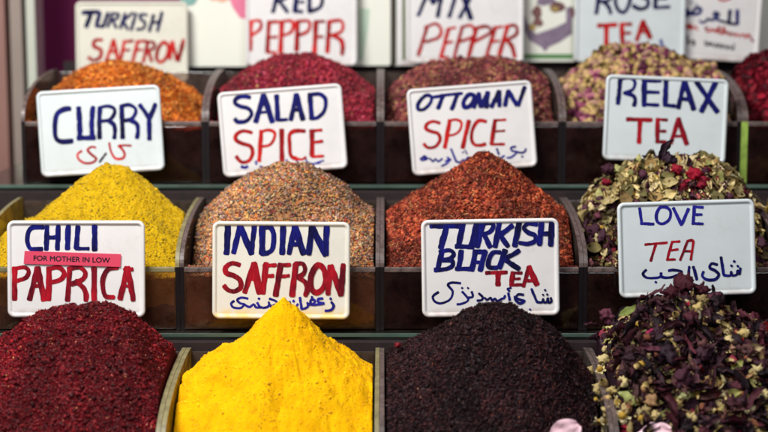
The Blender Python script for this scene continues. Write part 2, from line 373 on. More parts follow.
def t_curl(r, wid=(.25, .5), nu=13, nv=7, wild=1.0):
    """a leathery dried petal, curled and wrinkled (hibiscus calyx, rose petal)"""
    w = r.uniform(*wid); c1 = r.uniform(.4, 1.7)*wild*r.choice([-1, 1]); c2 = r.uniform(.6, 2.2)*wild; ph = r.uniform(0, 6, 6); tw = r.uniform(-1.2, 1.2)*wild
    def f(u, v):
        x = u-.5; y = (v-.5)*2; ww = w*(math.sin(math.pi*min(1, max(0, .08+u*.88)))**.6)*.5
        a = c2*y*.9; yy = ww*math.sin(a)/max(c2*.9, .3)*1.0; zz = ww*(1-math.cos(a))
        wr = .035*math.sin(14*u+ph[0]+3*y)+.03*math.sin(9*y+ph[1]+6*u)+.02*math.sin(23*u+ph[2])
        t = tw*x; y2 = yy*math.cos(t)-(zz+wr)*math.sin(t); z2 = yy*math.sin(t)+(zz+wr)*math.cos(t)
        an = c1*x; return (math.sin(an)/c1 if abs(c1) > .05 else x, y2, z2+(1-math.cos(an))/c1)
    V, T = t_grid(nu, nv, f)
    return V, T
def t_leaf(r):
    cu = r.uniform(-.6, .6); ph = r.uniform(0, 6); w = r.uniform(.22, .4)
    def f(u, v):
        x = u-.5; y = (v-.5)*2; ww = w*math.sin(math.pi*min(.98, max(.03, u)))**.8
        return (x, y*ww, cu*x*x*1.4+.12*abs(y)*(1+.4*math.sin(ph+8*u))+.04*math.sin(17*u+ph))
    return t_grid(11, 5, f)
def t_stick(r):
    return t_needle(r)
def t_cluster(r):
    """crumpled blossom: several curled petals gathered round one point"""
    Vs, Ts, n = [], [], 0
    for k in range(7):
        V, T = t_curl(r, (.5, .8), 9, 6); V = V.copy()*.62; V[:, 0] += .26
        a = 2*math.pi*k/7+r.uniform(-.3, .3); e = r.uniform(.1, 1.1)
        x = V[:, 0]*math.cos(e)-V[:, 2]*math.sin(e); z = V[:, 0]*math.sin(e)+V[:, 2]*math.cos(e); y = V[:, 1]
        V = np.stack([x*math.cos(a)-y*math.sin(a), x*math.sin(a)+y*math.cos(a), z], 1); Vs.append(V); Ts.append(T+n); n += len(V)
    return np.vstack(Vs), np.vstack(Ts)
def t_crumple(r):
    V, T = ICO3; V = V.copy(); d = V/np.linalg.norm(V, axis=1, keepdims=True); rad = np.full(len(V), .43)
    for k in range(5):
        a = r.normal(0, 1, 3); a /= np.linalg.norm(a); f = r.uniform(2.5, 6)*(1+.35*k); p = r.uniform(0, 6)
        b = r.normal(0, 1, 3); rad += (.105/(1+.4*k))*(1-2*np.abs(np.sin(f*(d@a)+p+1.3*np.sin(2.2*(d@b)+p))))
    V = d*np.clip(rad, .1, .8)[:, None]; V[:, 2] *= r.uniform(.6, .95); V[:, 1] *= r.uniform(.65, 1); return V, T
_tr = np.random.default_rng(5)
def variants(fn, n, *a): return [fn(_tr, *a) for _ in range(n)]
TP = dict(flake=variants(t_flake, 14), needle=variants(t_needle, 10), crumb=variants(t_crumb, 12), seed=variants(t_seed, 4), bud=variants(t_bud, 8),
          daisy=variants(t_daisy, 8), curl=variants(t_curl, 16), leaf=variants(t_leaf, 10), lump=[t_crumb(_tr, ICO2, .16, (.6, .95)) for _ in range(8)],
          cluster=variants(t_cluster, 6), ribbon=[t_curl(_tr, (.14, .26), 13, 5, 1.3) for _ in range(8)])
TP['crumple'] = variants(t_crumple, 14)
TP['chip'] = [t_curl(_tr, (.5, .9), 6, 5, .7) for _ in range(10)]

def pick(cols, n, r, jit=.12):
    c = np.array([lin(k) for k in cols])[r.integers(0, len(cols), n)]
    return np.clip(c*(1+r.normal(0, jit, (n, 1))), 0.001, 1)
def tint_of(kind, tpl, base, r):
    """colour per vertex of ONE piece from its own colour key"""
    nv = len(tpl[0])
    if kind == 'bud':
        s = tpl[2][:, :1]; ph = tpl[2][:, 1:]
        tip = base; calyx = np.array(lin((128, 110, 58))); cream = np.array(lin((204, 172, 112)))
        k = np.clip((s-.22)/.3, 0, 1); c = cream*(1-k)+tip*k; c = c*(1-.25*ph*k)
        g = np.clip((.2-s)/.1, 0, 1); return c*(1-g)+calyx*g
    if kind == 'daisy':
        p = tpl[2][:, :1]; return np.array(lin((176, 140, 52)))*(1-p)+base*p
    return np.repeat(base[None], nv, 0)
def frames(S, x, y, tilt, r):
    e = .0012; hx = (S.HF(x+e, y)-S.HF(x-e, y))/(2*e); hy = (S.HF(x, y+e)-S.HF(x, y-e))/(2*e)
    nrm = np.stack([-hx, -hy, np.ones_like(hx)], 1)+r.normal(0, tilt, (len(x), 3)); nrm /= np.linalg.norm(nrm, axis=1, keepdims=True)
    a = r.normal(0, 1, (len(x), 3)); t = a-nrm*(a*nrm).sum(1, keepdims=True); t /= np.linalg.norm(t, axis=1, keepdims=True)
    return t, np.cross(nrm, t), nrm
def scatter(S, n, kinds, seed, off=.3, tilt=.35, margin=.3, clump=None):
    """kinds: list of (weight, template, size_lo, size_hi, colours). returns V, T, tint"""
    r = np.random.default_rng(seed); x0, x1, y0, y1 = S.box; Vs, Ts, Cs = [], [], []; base = 0
    w = np.array([k[0] for k in kinds], float); w /= w.sum()
    for (wk, kind, lo, hi, cols), frac in zip(kinds, w):
        nn = int(n*frac)
        if nn < 1: continue
        big = hi*margin
        x = r.uniform(x0+big, x1-big, nn); y = y0+big+(y1-y0-2*big)*r.random(nn)**1.25
        if clump: # pieces of one kind gather in patches
            keep = fbm(x, y, clump, 2, seed+hash_(kind+str(cols[0]))) > -.12; x, y = x[keep], y[keep]; nn = len(x)
        size = r.uniform(lo, hi, nn); z = S.HF(x, y)
        t, b, m = frames(S, x, y, tilt, r); pos = np.stack([x, y, z], 1)+m*(size*r.uniform(-.08, off, nn))[:, None]
        col = pick(cols, nn, r)*np.clip(1+.9*fbm(x, y, 30, 4, seed+77, .6), .66, 1.4)[:, None]; which = r.integers(0, len(TP[kind]), nn)
        for q, tpl in enumerate(TP[kind]):
            idx = np.where(which == q)[0]
            if not len(idx): continue
            tv, tt = tpl[0], tpl[1]; nv = len(tv)
            P = (tv[None, :, 0, None]*t[idx][:, None]+tv[None, :, 1, None]*b[idx][:, None]+tv[None, :, 2, None]*m[idx][:, None])*size[idx][:, None, None]+pos[idx][:, None]
            Vs.append(P.reshape(-1, 3)); Ts.append((tt[None]+(base+np.arange(len(idx))*nv)[:, None, None]).reshape(-1, 3)); base += nv*len(idx)
            if kind in ('bud', 'daisy'): Cs.append(np.concatenate([tint_of(kind, tpl, col[i], r) for i in idx]))
            else: Cs.append(np.repeat(col[idx], nv, 0))
    return np.vstack(Vs), np.vstack(Ts), np.vstack(Cs)
def spill(S, heap, mat, n, kind, lo, hi, cols, seed):
    r = np.random.default_rng(seed); Vs, Ts, Cs, b = [], [], [], 0; col = pick(cols, n, r)
    for i in range(n):
        tpl = TP[kind][r.integers(0, len(TP[kind]))]; sz = r.uniform(lo, hi)
        q = r.normal(0, 1, (3, 3)); q, _ = np.linalg.qr(q); V = tpl[0]@q*sz
        x = r.uniform(S.box[0], S.box[1]); y = S.front+r.uniform(.0004, .0035); V = V+np.array([x, y, S.zr-V[:, 2].min()-.0002])
        Vs.append(V); Ts.append(tpl[1]+b); b += len(V); Cs.append(np.repeat(col[i][None], len(V), 0))
    o = mesh_np('spilled_grains', np.vstack(Vs)-S.O, np.vstack(Ts), mat, heap, np.vstack(Cs)); o['kind'] = 'stuff'
def hash_(s): return sum(ord(c)*(i+3) for i, c in enumerate(s)) % 997
def add_flakes(name, S, heap, mat, *a, **k):
    V, T, C = scatter(S, *a, **k)
    V[:, 1] = np.maximum(V[:, 1], S.front+.0036)
    o = mesh_np(name, V-S.O, T, mat, heap, C); o['kind'] = 'stuff'; return o
def piece(name, S, heap, kind, px, py, size, col, mat, rot=(0, 0, 0), Y=None, lift=.3, q=None, label=None, psc=1.0):
    """one readable piece lying on the heap: found on the heap's surface along a line of sight, then a real object there"""
    d = ray(px, py); ts = np.linspace(S.box[2]+.002, S.box[3]-.002, 400); hit = None
    zz = S.H(d.x/d.y*ts, ts); below = np.where(d.z/d.y*ts <= zz)[0]
    if len(below): hit = d*(float(ts[below[0]])/d.y)
    if hit is None: hit = d*(S.yr/d.y)
    r = np.random.default_rng(int(px*7+py*13)); tpl = TP[kind][(int(px+py) if q is None else q) % len(TP[kind])]
    size = size*psc; C = tint_of(kind, tpl, np.array(lin(col)), r); V = tpl[0]*size
    o = mesh_np(name, V, tpl[1], mat, heap, C)
    hit = hit+Vector((0, -size*.12, size*lift*.5)); o.location = hit-Vector(S.O); o.rotation_euler = [R(v) for v in rot]
    if label: o['label'] = label
    return o

G_DRY = m_grain('dry_spice_flakes', .65, .35); G_SHINY = m_grain('waxy_spice_flakes', .55, .22); G_PETAL = m_grain('dried_petals', .7, .25, .25, 420)
HG = 'heaps of spice and tea in the bins'
def heap_obj(S, name, label, cat, mat):
    h = heap_mesh(name, S, mat); tag(h, label, cat, HG); return h

# ---- row 1 -------------------------------------------------------------------------------------------------
make_bin(1, 0, 'clear plastic bin of orange safflower, top row, beside the metal post', 'front_shaded', fill=.1, wood='wood')
make_bin(1, 1, 'clear plastic bin holding the crimson flake heap, behind the SALAD SPICE sign', 'front_shaded', fill=.1, wood='wood_shaded')
make_bin(1, 2, 'clear plastic bin of mixed pepper, behind the OTTOMAN SPICE sign', 'front_shaded', fill=.5, wood='wood_shaded')
make_bin(1, 3, 'clear plastic bin full of dried rosebuds, behind the RELAX TEA sign', 'front_shaded', fill=.55, wood='wood_shaded')
make_bin(1, 4, 'clear plastic bin of dark red petals in the top row, with a green glass edge', 'front_shaded', fill=.4, wood='wood_shaded', edge_l='edge_green')

S = heap_surface(1, 0, [(22, 130), (45, 98), (75, 74), (105, 64), (135, 63), (170, 76), (200, 98), (208, 106)], (.006, 22), (.003, 150), 3, fill=.35)
h = heap_obj(S, 'spice_heap', 'coarse orange safflower heap in front of the TURKISH SAFFRON sign', 'spice heap', m_powder('orange_safflower', [(120, 48, 10), (190, 88, 18)], 200))
add_flakes('petal_flakes', S, h, G_DRY, 9000, [(5, 'chip', .003, .006, [(190, 102, 26), (158, 76, 18), (204, 126, 42), (122, 54, 16), (206, 140, 62)]), (4, 'crumb', .002, .005, [(192, 100, 24), (150, 68, 18), (208, 128, 44)])], 21, tilt=.6)
spill(S, h, G_DRY, 90, 'crumb', .0015, .003, [(190, 90, 18)], 5)
S = heap_surface(1, 1, [(205, 118), (220, 93), (250, 70), (282, 55), (312, 54), (345, 68), (375, 90)], (.004, 22), (.002, 180), 7, fill=.3)
h = heap_obj(S, 'spice_heap', 'crimson pink flake heap in front of the RED PEPPER sign', 'spice heap', m_powder('crimson_flakes_bed', [(70, 10, 26), (130, 24, 48)], 240))
add_flakes('pepper_flakes', S, h, G_DRY, 11000, [(6, 'crumb', .0026, .0052, [(136, 26, 40), (106, 18, 32), (156, 48, 62), (80, 12, 24), (146, 36, 44)]), (2, 'flake', .003, .005, [(190, 74, 96), (150, 30, 56)]), (.25, 'flake', .003, .005, [(176, 138, 84)])], 22, tilt=.5)
spill(S, h, G_DRY, 90, 'crumb', .0015, .003, [(140, 30, 50)], 6)
S = heap_surface(1, 2, [(383, 95), (400, 80), (430, 65), (460, 58), (500, 60), (530, 70), (550, 86), (562, 97)], (.006, 22), (.003, 150), 11, fill=.6)
h = heap_obj(S, 'spice_heap', 'mottled brown and pink mixed pepper heap in front of the MIX PEPPER sign', 'spice heap', m_powder('mixed_pepper_bed', [(56, 22, 28), (110, 60, 50)], 200))
add_flakes('pepper_flakes', S, h, G_DRY, 9500, [(4, 'crumb', .003, .0052, [(122, 48, 56), (92, 30, 42), (150, 72, 82), (70, 24, 32)]), (1.5, 'crumb', .003, .0055, [(172, 136, 88), (150, 112, 72), (134, 106, 60), (176, 120, 96)]), (2, 'crumple', .004, .0075, [(110, 44, 50), (86, 40, 40), (136, 78, 60)]), (2, 'flake', .003, .006, [(160, 84, 72), (120, 66, 52)])], 23, tilt=.5)
spill(S, h, G_DRY, 80, 'crumb', .0015, .003, [(140, 80, 60)], 7)
S = heap_surface(1, 3, [(562, 88), (580, 74), (600, 60), (630, 50), (652, 50), (680, 60), (715, 76), (735, 98)], (.008, 26), (.003, 120), 15, fill=.65)
h = heap_obj(S, 'tea_heap', 'heap of pink and cream dried rosebuds in front of the ROSE TEA sign', 'tea heap', m_powder('rosebud_bed', [(60, 30, 36), (120, 84, 62)], 150))
BUDC = [(148, 72, 100), (112, 40, 74), (176, 108, 122), (92, 32, 60), (200, 156, 132), (180, 146, 104)]
add_flakes('rosebuds', S, h, G_PETAL, 1900, [(7, 'bud', .013, .021, BUDC), (2.6, 'curl', .008, .014, [(160, 100, 120), (190, 150, 110), (130, 60, 96), (170, 140, 90)]), (1.2, 'chip', .006, .010, [(186, 150, 130), (150, 80, 110), (196, 176, 120)]), (.6, 'leaf', .008, .014, [(96, 84, 48)])], 24, tilt=.8, off=.35)
rr = random.Random(3)
for k in range(62):
    u = rr.uniform(566, 732); v = rr.uniform(56, 118)
    ridge = 52+abs(u-645)*.28
    if v < ridge: v = ridge+rr.uniform(0, 12)
    piece('rosebud', S, h, 'bud', u, v, rr.uniform(.015, .022), BUDC[k % 6], G_PETAL, (rr.uniform(0, 360), rr.uniform(-70, 70), rr.uniform(0, 360)))
S = heap_surface(1, 4, [(728, 95), (738, 72), (750, 60), (775, 50), (815, 56), (880, 90), (915, 110)], (.007, 26), (.003, 120), 19, fill=.5)
h = heap_obj(S, 'tea_heap', 'heap of deep red crumpled petals at the far right of the top row', 'tea heap', m_powder('red_petal_bed', [(48, 4, 12), (96, 8, 24)], 150))
add_flakes('petals', S, h, G_PETAL, 3200, [(6, 'chip', .007, .012, [(112, 9, 26), (84, 6, 20), (136, 18, 40), (60, 5, 15)]), (1, 'curl', .010, .016, [(120, 10, 30)])], 25, tilt=.7, off=.3)

# ---- row 2 -------------------------------------------------------------------------------------------------
make_bin(2, 0, 'clear plastic bin of yellow curry powder behind the PAPRICA sign, middle row', 'front_clear', 'rim_olive', fill=.40, side_l='rim_dust', side_r='rim_dust')
make_bin(2, 1, 'clear plastic bin of speckled seeds behind the INDIAN SAFFRON sign', 'front_clear', fill=.12)
make_bin(2, 2, 'clear plastic bin of rust red spice behind the TURKISH BLACK TEA sign', 'front_shaded', fill=.4)
make_bin(2, 3, 'clear plastic bin of green and purple tea behind the LOVE TEA sign', 'front_shaded', fill=.4, wood='wood_shaded')
make_bin(2, 4, 'clear plastic bin of pale flowers cut off by the right edge, middle row', 'front_shaded', fill=.4, wood='wood_shaded')
S = heap_surface(2, 0, [(-15, 240), (30, 220), (58, 196), (84, 174), (105, 163), (130, 170), (155, 190), (180, 214), (192, 224)], (.006, 26), (.0022, 210), 31, 250, 220, fill=.40)
h = heap_obj(S, 'spice_heap', 'mustard yellow curry powder heap in front of the CURRY sign', 'spice heap', m_powder('curry_powder', [(156, 118, 8), (194, 156, 14), (210, 176, 28)], 120, bd=.0012))
add_flakes('granules', S, h, G_DRY, 14000, [(6, 'crumb', .0009, .002, [(196, 160, 18), (180, 142, 12), (208, 176, 36)]), (.12, 'crumb', .0012, .002, [(120, 90, 20), (150, 118, 18)]), (.7, 'crumb', .002, .0036, [(186, 158, 16), (174, 146, 12)])], 41, tilt=.4, off=.15)
spill(S, h, G_DRY, 260, 'crumb', .0006, .0018, [(188, 160, 20)], 8)
S = heap_surface(2, 1, [(195, 228), (206, 211), (226, 191), (250, 173), (280, 162), (312, 166), (345, 188), (365, 208), (378, 216)], (.004, 26), (.002, 210), 35, fill=.12)
h = heap_obj(S, 'spice_heap', 'speckled tan and orange seed mix heap in front of the SALAD SPICE sign', 'spice heap', m_powder('seed_mix_bed', [(124, 80, 54), (190, 140, 96)], 300))
add_flakes('seeds', S, h, G_DRY, 20000, [(4, 'crumb', .0018, .0040, [(180, 118, 74), (150, 92, 64), (192, 146, 98), (124, 76, 60), (142, 106, 94)]), (2, 'flake', .0025, .0042, [(216, 132, 46), (206, 110, 36), (200, 150, 90)]), (1.6, 'seed', .0025, .004, [(200, 178, 138), (170, 150, 112), (186, 140, 84)]), (1.6, 'flake', .003, .0055, [(150, 52, 36), (94, 66, 56), (70, 46, 42), (150, 120, 116)]), (1.6, 'crumb', .002, .0046, [(104, 96, 72), (84, 74, 62), (132, 112, 106), (120, 104, 70)]), (.6, 'flake', .003, .0055, [(190, 146, 74), (200, 162, 110)])], 42, tilt=.6)
spill(S, h, G_DRY, 260, 'crumb', .001, .0026, [(190, 130, 80), (150, 90, 70)], 9)
S = heap_surface(2, 2, [(383, 217), (395, 210), (425, 191), (455, 169), (483, 152), (505, 164), (535, 188), (565, 211), (580, 224)], (.005, 26), (.002, 210), 39, fill=.5)
h = heap_obj(S, 'spice_heap', 'rust red coarse spice heap in front of the OTTOMAN SPICE sign', 'spice heap', m_powder('rust_spice_bed', [(70, 20, 10), (122, 42, 20)], 300))
add_flakes('shreds', S, h, G_DRY, 26000, [(4, 'flake', .0026, .0055, [(140, 50, 28), (112, 34, 20), (180, 84, 52), (80, 24, 17), (152, 58, 34)]), (1, 'crumple', .003, .006, [(150, 52, 28), (110, 34, 20), (180, 84, 46)]), (3.2, 'needle', .004, .008, [(146, 54, 28), (106, 34, 18), (186, 96, 58), (76, 24, 14)]), (.35, 'needle', .004, .007, [(214, 160, 100)])], 43, tilt=.5)
spill(S, h, G_DRY, 260, 'flake', .0015, .004, [(150, 60, 34), (120, 40, 24)], 10)
S = heap_surface(2, 3, [(583, 212), (592, 196), (615, 178), (645, 166), (668, 162), (700, 163), (725, 176), (745, 196), (757, 210)], (.010, 26), (.003, 120), 43, fill=.55)
h = heap_obj(S, 'tea_heap', 'tea heap with a red flower on top, before the RELAX TEA sign', 'tea heap', m_powder('herb_bed', [(34, 20, 22), (84, 70, 42)], 160))
add_flakes('herb_pieces', S, h, G_PETAL, 4000, [(3.4, 'leaf', .010, .021, [(132, 118, 72), (182, 164, 112), (98, 90, 52), (152, 124, 76), (78, 66, 42)]), (5.5, 'curl', .009, .020, [(196, 178, 126), (158, 140, 90), (214, 196, 150)]), (2.4, 'lump', .005, .010, [(66, 32, 46), (48, 24, 36), (84, 44, 56)]), (1.6, 'chip', .006, .011, [(214, 200, 150), (186, 150, 90), (172, 90, 84)]), (3.0, 'curl', .009, .017, [(66, 30, 42), (48, 22, 34), (84, 44, 48)]), (1.0, 'chip', .006, .012, [(130, 16, 38), (150, 36, 60), (104, 12, 30)]), (2.4, 'crumple', .007, .015, [(62, 30, 44), (44, 22, 34), (90, 44, 56), (204, 186, 134), (176, 150, 92)]), (1, 'ribbon', .012, .022, [(168, 160, 96), (132, 122, 70)])], 44, tilt=.8, off=.4, clump=38)
spill(S, h, G_DRY, 40, 'leaf', .005, .012, [(190, 170, 110), (206, 180, 140), (100, 60, 60)], 11)
piece('red_flower', S, h, 'crumple', 694, 181, .026, (150, 12, 40), G_PETAL, (20, 10, 30), lift=.5)
piece('red_flower', S, h, 'crumple', 676, 173, .017, (140, 14, 38), G_PETAL, (40, -10, 80), q=2, lift=.5)
piece('red_flower', S, h, 'crumple', 706, 172, .014, (120, 12, 34), G_PETAL, (10, 50, 30), q=5)
for a, b_, z_ in ((702, 186, .019), (683, 189, .016), (716, 180, .013), (659, 170, .012), (606, 184, .013)): piece('red_flower', S, h, 'crumple', a, b_, z_, (128, 14, 40), G_PETAL, (a % 60, b_ % 40, a*3 % 90), q=int(a) % 9)
piece('red_petal', S, h, 'chip', 607, 186, .013, (150, 24, 56), G_PETAL, (30, 20, 0))
piece('red_petal', S, h, 'chip', 660, 198, .011, (170, 20, 50), G_PETAL, (60, 0, 0))
piece('dark_petal', S, h, 'curl', 665, 163, .028, (44, 24, 38), G_PETAL, (40, -60, 10), lift=.9)
piece('dark_petal', S, h, 'crumple', 668, 166, .020, (44, 24, 38), G_PETAL, (0, 0, 0), lift=.7)
for a, b_, c_ in ((615, 172, 0), (638, 166, 3), (628, 180, 2), (650, 172, 1), (735, 185, 4), (705, 168, 5), (718, 182, 2), (598, 200, 3), (744, 225, 1)):
    piece('leaf', S, h, 'leaf', a, b_, .019, [(176, 172, 110), (206, 198, 148), (136, 138, 80)][c_ % 3], G_PETAL, (50+c_*17, c_*31, c_*57), q=c_)
for a, b_, c_ in ((632, 196, 0), (655, 180, 1), (600, 230, 2), (604, 254, 3), (720, 190, 4), (645, 190, 6)):
    piece('chamomile_flower', S, h, 'daisy', a, b_, .0125, (222, 204, 150), G_PETAL, (60+c_*9, c_*12, c_*40), q=c_)
for a, b_ in ((608, 172), (596, 232), (590, 246), (603, 240), (745, 240), (752, 262), (760, 248)):
    piece('dark_petal', S, h, 'crumple', a, b_, .021, (62, 30, 44), G_PETAL, (a*7 % 90, 0, b_*31 % 360))
S = heap_surface(2, 4, [(765, 225), (775, 205), (800, 190), (850, 172), (900, 190), (960, 222)], (.008, 26), (.003, 120), 47, fill=.5)
h = heap_obj(S, 'tea_heap', 'pale yellowish dried flower heap cut off by the right edge', 'tea heap', m_powder('pale_flower_bed', [(70, 50, 30), (150, 120, 70)], 160))
add_flakes('herb_pieces', S, h, G_PETAL, 2200, [(4, 'daisy', .008, .013, [(214, 196, 130), (196, 170, 96)]), (3, 'leaf', .008, .014, [(150, 120, 70), (120, 100, 56)]), (1, 'curl', .007, .012, [(90, 50, 50)])], 45, tilt=.8)

# ---- row 3 -------------------------------------------------------------------------------------------------
make_bin(3, 0, 'clear plastic bin of dark red chili flakes, front row left', 'front_clear', 'rim_olive', fill=.5, side_r='rim_dust')
make_bin(3, 1, 'clear plastic bin of bright yellow powder, front row', 'front_clear', 'rim_olive', fill=.5, side_l='rim_dust')
make_bin(3, 2, 'clear plastic bin of near black tea, front row', 'front_clear', fill=.5)
make_bin(3, 3, 'clear plastic bin of purple and cream flower tea, front row right', 'front_clear', fill=.5)
S = heap_surface(3, 0, [(-95, 420), (-40, 375), (0, 347), (30, 323), (60, 310), (86, 306), (110, 310), (138, 324), (165, 345), (186, 364), (196, 376)], (.012, 24), (.0028, 150), 51, 250, 220)
h = heap_obj(S, 'spice_heap', 'dark red chili flake heap in front of the CHILI PAPRICA sign', 'spice heap', m_powder('chili_bed', [(46, 4, 10), (92, 10, 18)], 300))
add_flakes('chili_flakes', S, h, G_SHINY, 40000, [(.35, 'crumple', .003, .006, [(96, 8, 18), (70, 5, 14), (122, 16, 24)]), (6, 'flake', .0014, .0034, [(116, 10, 20), (92, 7, 16), (140, 20, 28), (68, 4, 12), (106, 9, 22)]), (3, 'crumb', .001, .0022, [(104, 10, 20), (80, 6, 16)]), (.8, 'needle', .003, .006, [(128, 16, 24), (84, 8, 16)]), (.12, 'flake', .0016, .003, [(186, 84, 64), (170, 96, 76)]), (.05, 'seed', .002, .003, [(204, 140, 86)])], 61, tilt=.6)
def ylump(x, y): return .0035*np.abs(fbm(x*1.3+.3*y, y*.6, 46, 4, 88, .6))-.004*np.clip(np.abs(fbm(x+.01*np.sin(y*40), y*.5, 30, 2, 91))-.05, 0, .3)
S = heap_surface(3, 1, [(183, 384), (200, 368), (235, 342), (255, 326), (270, 311), (283, 298), (294, 308), (312, 325), (332, 342), (355, 358), (376, 373)], (.007, 24), (.0013, 130), 55, 330, 300, lump=ylump, soft=5, slide=.010)
h = heap_obj(S, 'spice_heap', 'bright yellow powder cone in front of the INDIAN SAFFRON sign', 'spice heap', m_powder('bright_yellow_powder', [(206, 142, 0), (232, 174, 2), (240, 188, 6)], 60, bscale=1100, bd=.0006))
add_flakes('granules', S, h, G_DRY, 5200, [(5, 'crumb', .0008, .0018, [(238, 184, 6), (226, 168, 4)]), (.22, 'crumb', .0018, .0034, [(238, 184, 6), (226, 168, 4)]), (.05, 'crumb', .001, .0018, [(150, 96, 10)])], 62, tilt=.3, off=.1)
S = heap_surface(3, 2, [(386, 358), (400, 351), (430, 336), (458, 317), (486, 303), (514, 303), (538, 319), (565, 346), (585, 372), (597, 388)], (.010, 24), (.0024, 150), 59, 230, 200)
h = heap_obj(S, 'tea_heap', 'near black crumbled tea heap in front of the TURKISH BLACK TEA sign', 'tea heap', m_powder('black_tea_bed', [(16, 9, 14), (36, 20, 26)], 300))
add_flakes('tea_leaves', S, h, G_SHINY, 34000, [(.35, 'crumple', .003, .006, [(46, 22, 26), (30, 14, 18)]), (6, 'needle', .0025, .008, [(52, 25, 28), (35, 17, 22), (72, 36, 36), (25, 12, 16)]), (4, 'flake', .002, .0045, [(42, 20, 24), (58, 29, 30), (25, 12, 17)]), (.2, 'needle', .003, .006, [(116, 64, 50), (100, 46, 40)]), (.02, 'seed', .002, .004, [(170, 120, 90)])], 63, tilt=.6)
piece('red_crumb', S, h, 'crumple', 398, 346, .008, (120, 20, 30), G_PETAL, (0, 0, 0))
S = heap_surface(3, 3, [(590, 345), (603, 326), (638, 317), (668, 304), (690, 296), (712, 304), (740, 324), (768, 333), (850, 385)], (.014, 26), (.003, 110), 63, ridge=.115, kf=1.25)
h = heap_obj(S, 'tea_heap', 'chunky heap of dark purple petals and cream flowers before the LOVE TEA sign', 'tea heap', m_powder('flower_tea_bed', [(16, 8, 14), (46, 24, 34)], 160))
PUR = [(48, 24, 34), (34, 17, 25), (62, 32, 40), (25, 13, 19), (70, 26, 36), (78, 48, 46)]
add_flakes('flower_pieces', S, h, G_PETAL, 3300, [(5.5, 'curl', .012, .026, PUR), (2.6, 'crumple', .009, .020, PUR), (1.8, 'curl', .009, .018, [(150, 132, 84), (170, 146, 100), (126, 108, 66)]), (1.7, 'crumple', .006, .013, [(176, 152, 102), (150, 122, 74), (186, 166, 118)]), (1.5, 'lump', .005, .010, PUR), (1.6, 'chip', .008, .014, PUR+[(120, 40, 56)]), (1.0, 'lump', .004, .008, [(150, 118, 78), (128, 90, 60), (160, 140, 92), (124, 70, 50)]), (1.0, 'curl', .007, .013, [(196, 176, 124), (176, 160, 104), (166, 130, 88)]), (.7, 'leaf', .009, .016, [(132, 130, 72), (164, 156, 96)]), (.8, 'ribbon', .014, .028, PUR), (.5, 'needle', .012, .024, [(140, 120, 70), (90, 60, 50)]), (.4, 'chip', .006, .011, [(150, 24, 50), (120, 20, 60)])], 64, tilt=.8, off=.45, clump=34)
CRE = [(196, 178, 124), (178, 156, 98), (186, 164, 110), (204, 190, 146)]
dz = [(600, 371), (612, 365), (590, 372), (624, 352), (604, 362), (629, 356), (634, 346), (710, 350), (668, 336), (742, 336), (755, 344), (641, 367), (624, 383), (612, 392), (608, 414), (622, 418), (616, 404), (698, 312), (752, 338), (724, 398), (736, 408), (700, 396), (690, 420), (716, 424), (756, 372), (661, 330), (640, 420), (748, 412), (764, 398), (677, 405), (594, 402), (600, 426), (732, 318), (636, 402), (655, 418)]
for k, (a, b_) in enumerate(dz):
    piece('chamomile_flower', S, h, 'daisy' if k % 5 < 2 else 'crumple', a, b_, .0115+.006*((k*37) % 10)/10, CRE[k % 4], G_PETAL, (35+(k*41) % 60, (k*67) % 70-35, (k*97) % 360), q=k)
bd = [(648, 384), (604, 386), (644, 392), (627, 340), (676, 318), (730, 364), (738, 378), (690, 366), (760, 356), (720, 410), (702, 408), (672, 396), (650, 405), (766, 416), (752, 424), (584, 398), (664, 424), (630, 430), (742, 396), (712, 374), (606, 400), (596, 392), (620, 376), (634, 372), (588, 384), (610, 420), (628, 410), (646, 414)]
for k, (a, b_) in enumerate(bd):
    piece('tan_bud', S, h, 'bud' if k % 3 else 'crumple', a, b_, .012+.006*((k*29) % 10)/10, [(150, 116, 80), (170, 150, 98), (128, 76, 52), (146, 128, 84)][k % 4], G_PETAL, (k*50, k*37, k*61), q=k)
lf = [(628, 315, .019, (112, 122, 60)), (576, 396, .017, (150, 136, 80)), (626, 402, .020, (150, 156, 92)), (688, 400, .020, (176, 178, 120)), (722, 388, .026, (206, 190, 140)), (762, 412, .018, (120, 128, 66)), (757, 330, .018, (120, 116, 76)), (745, 326, .014, (176, 170, 120)), (690, 306, .014, (212, 196, 150)), (700, 318, .016, (220, 208, 168)), (750, 352, .022, (180, 160, 120)), (730, 352, .024, (150, 110, 90)), (640, 330, .018, (190, 150, 70)), (665, 345, .017, (198, 160, 92))]
for k, (a, b_, s_, c_) in enumerate(lf): piece('leaf', S, h, 'leaf', a, b_, s_, c_, G_PETAL, (40+(k*53) % 60, (k*31) % 60-30, (k*71) % 360), q=k)
pk = [(683, 292, .030), (700, 298, .026), (671, 300, .026), (712, 306, .030), (660, 312, .030), (725, 316, .030), (690, 325, .036), (712, 332, .034), (606, 322, .032), (592, 330, .028), (614, 340, .030), (595, 345, .026), (668, 362, .036), (655, 356, .034), (682, 384, .032), (664, 398, .030), (700, 360, .032), (720, 345, .030), (640, 318, .026), (752, 326, .030), (745, 385, .026), (676, 346, .030), (618, 330, .024), (730, 370, .026)]
for k, (a, b_, s_) in enumerate(pk):
    piece('purple_petal', S, h, 'crumple' if k in (0, 1, 2, 3, 8, 10, 12, 14, 15, 22) else 'curl', a, b_, s_*(.85 if k < 3 else .68), [(60, 13, 26), (50, 25, 38), (40, 22, 34), (92, 44, 60), (66, 30, 44)][k % 5 if k > 2 else 0], G_PETAL, ((k*43) % 70-20, (k*59) % 80-40, (k*83) % 360), q=k, lift=.6)
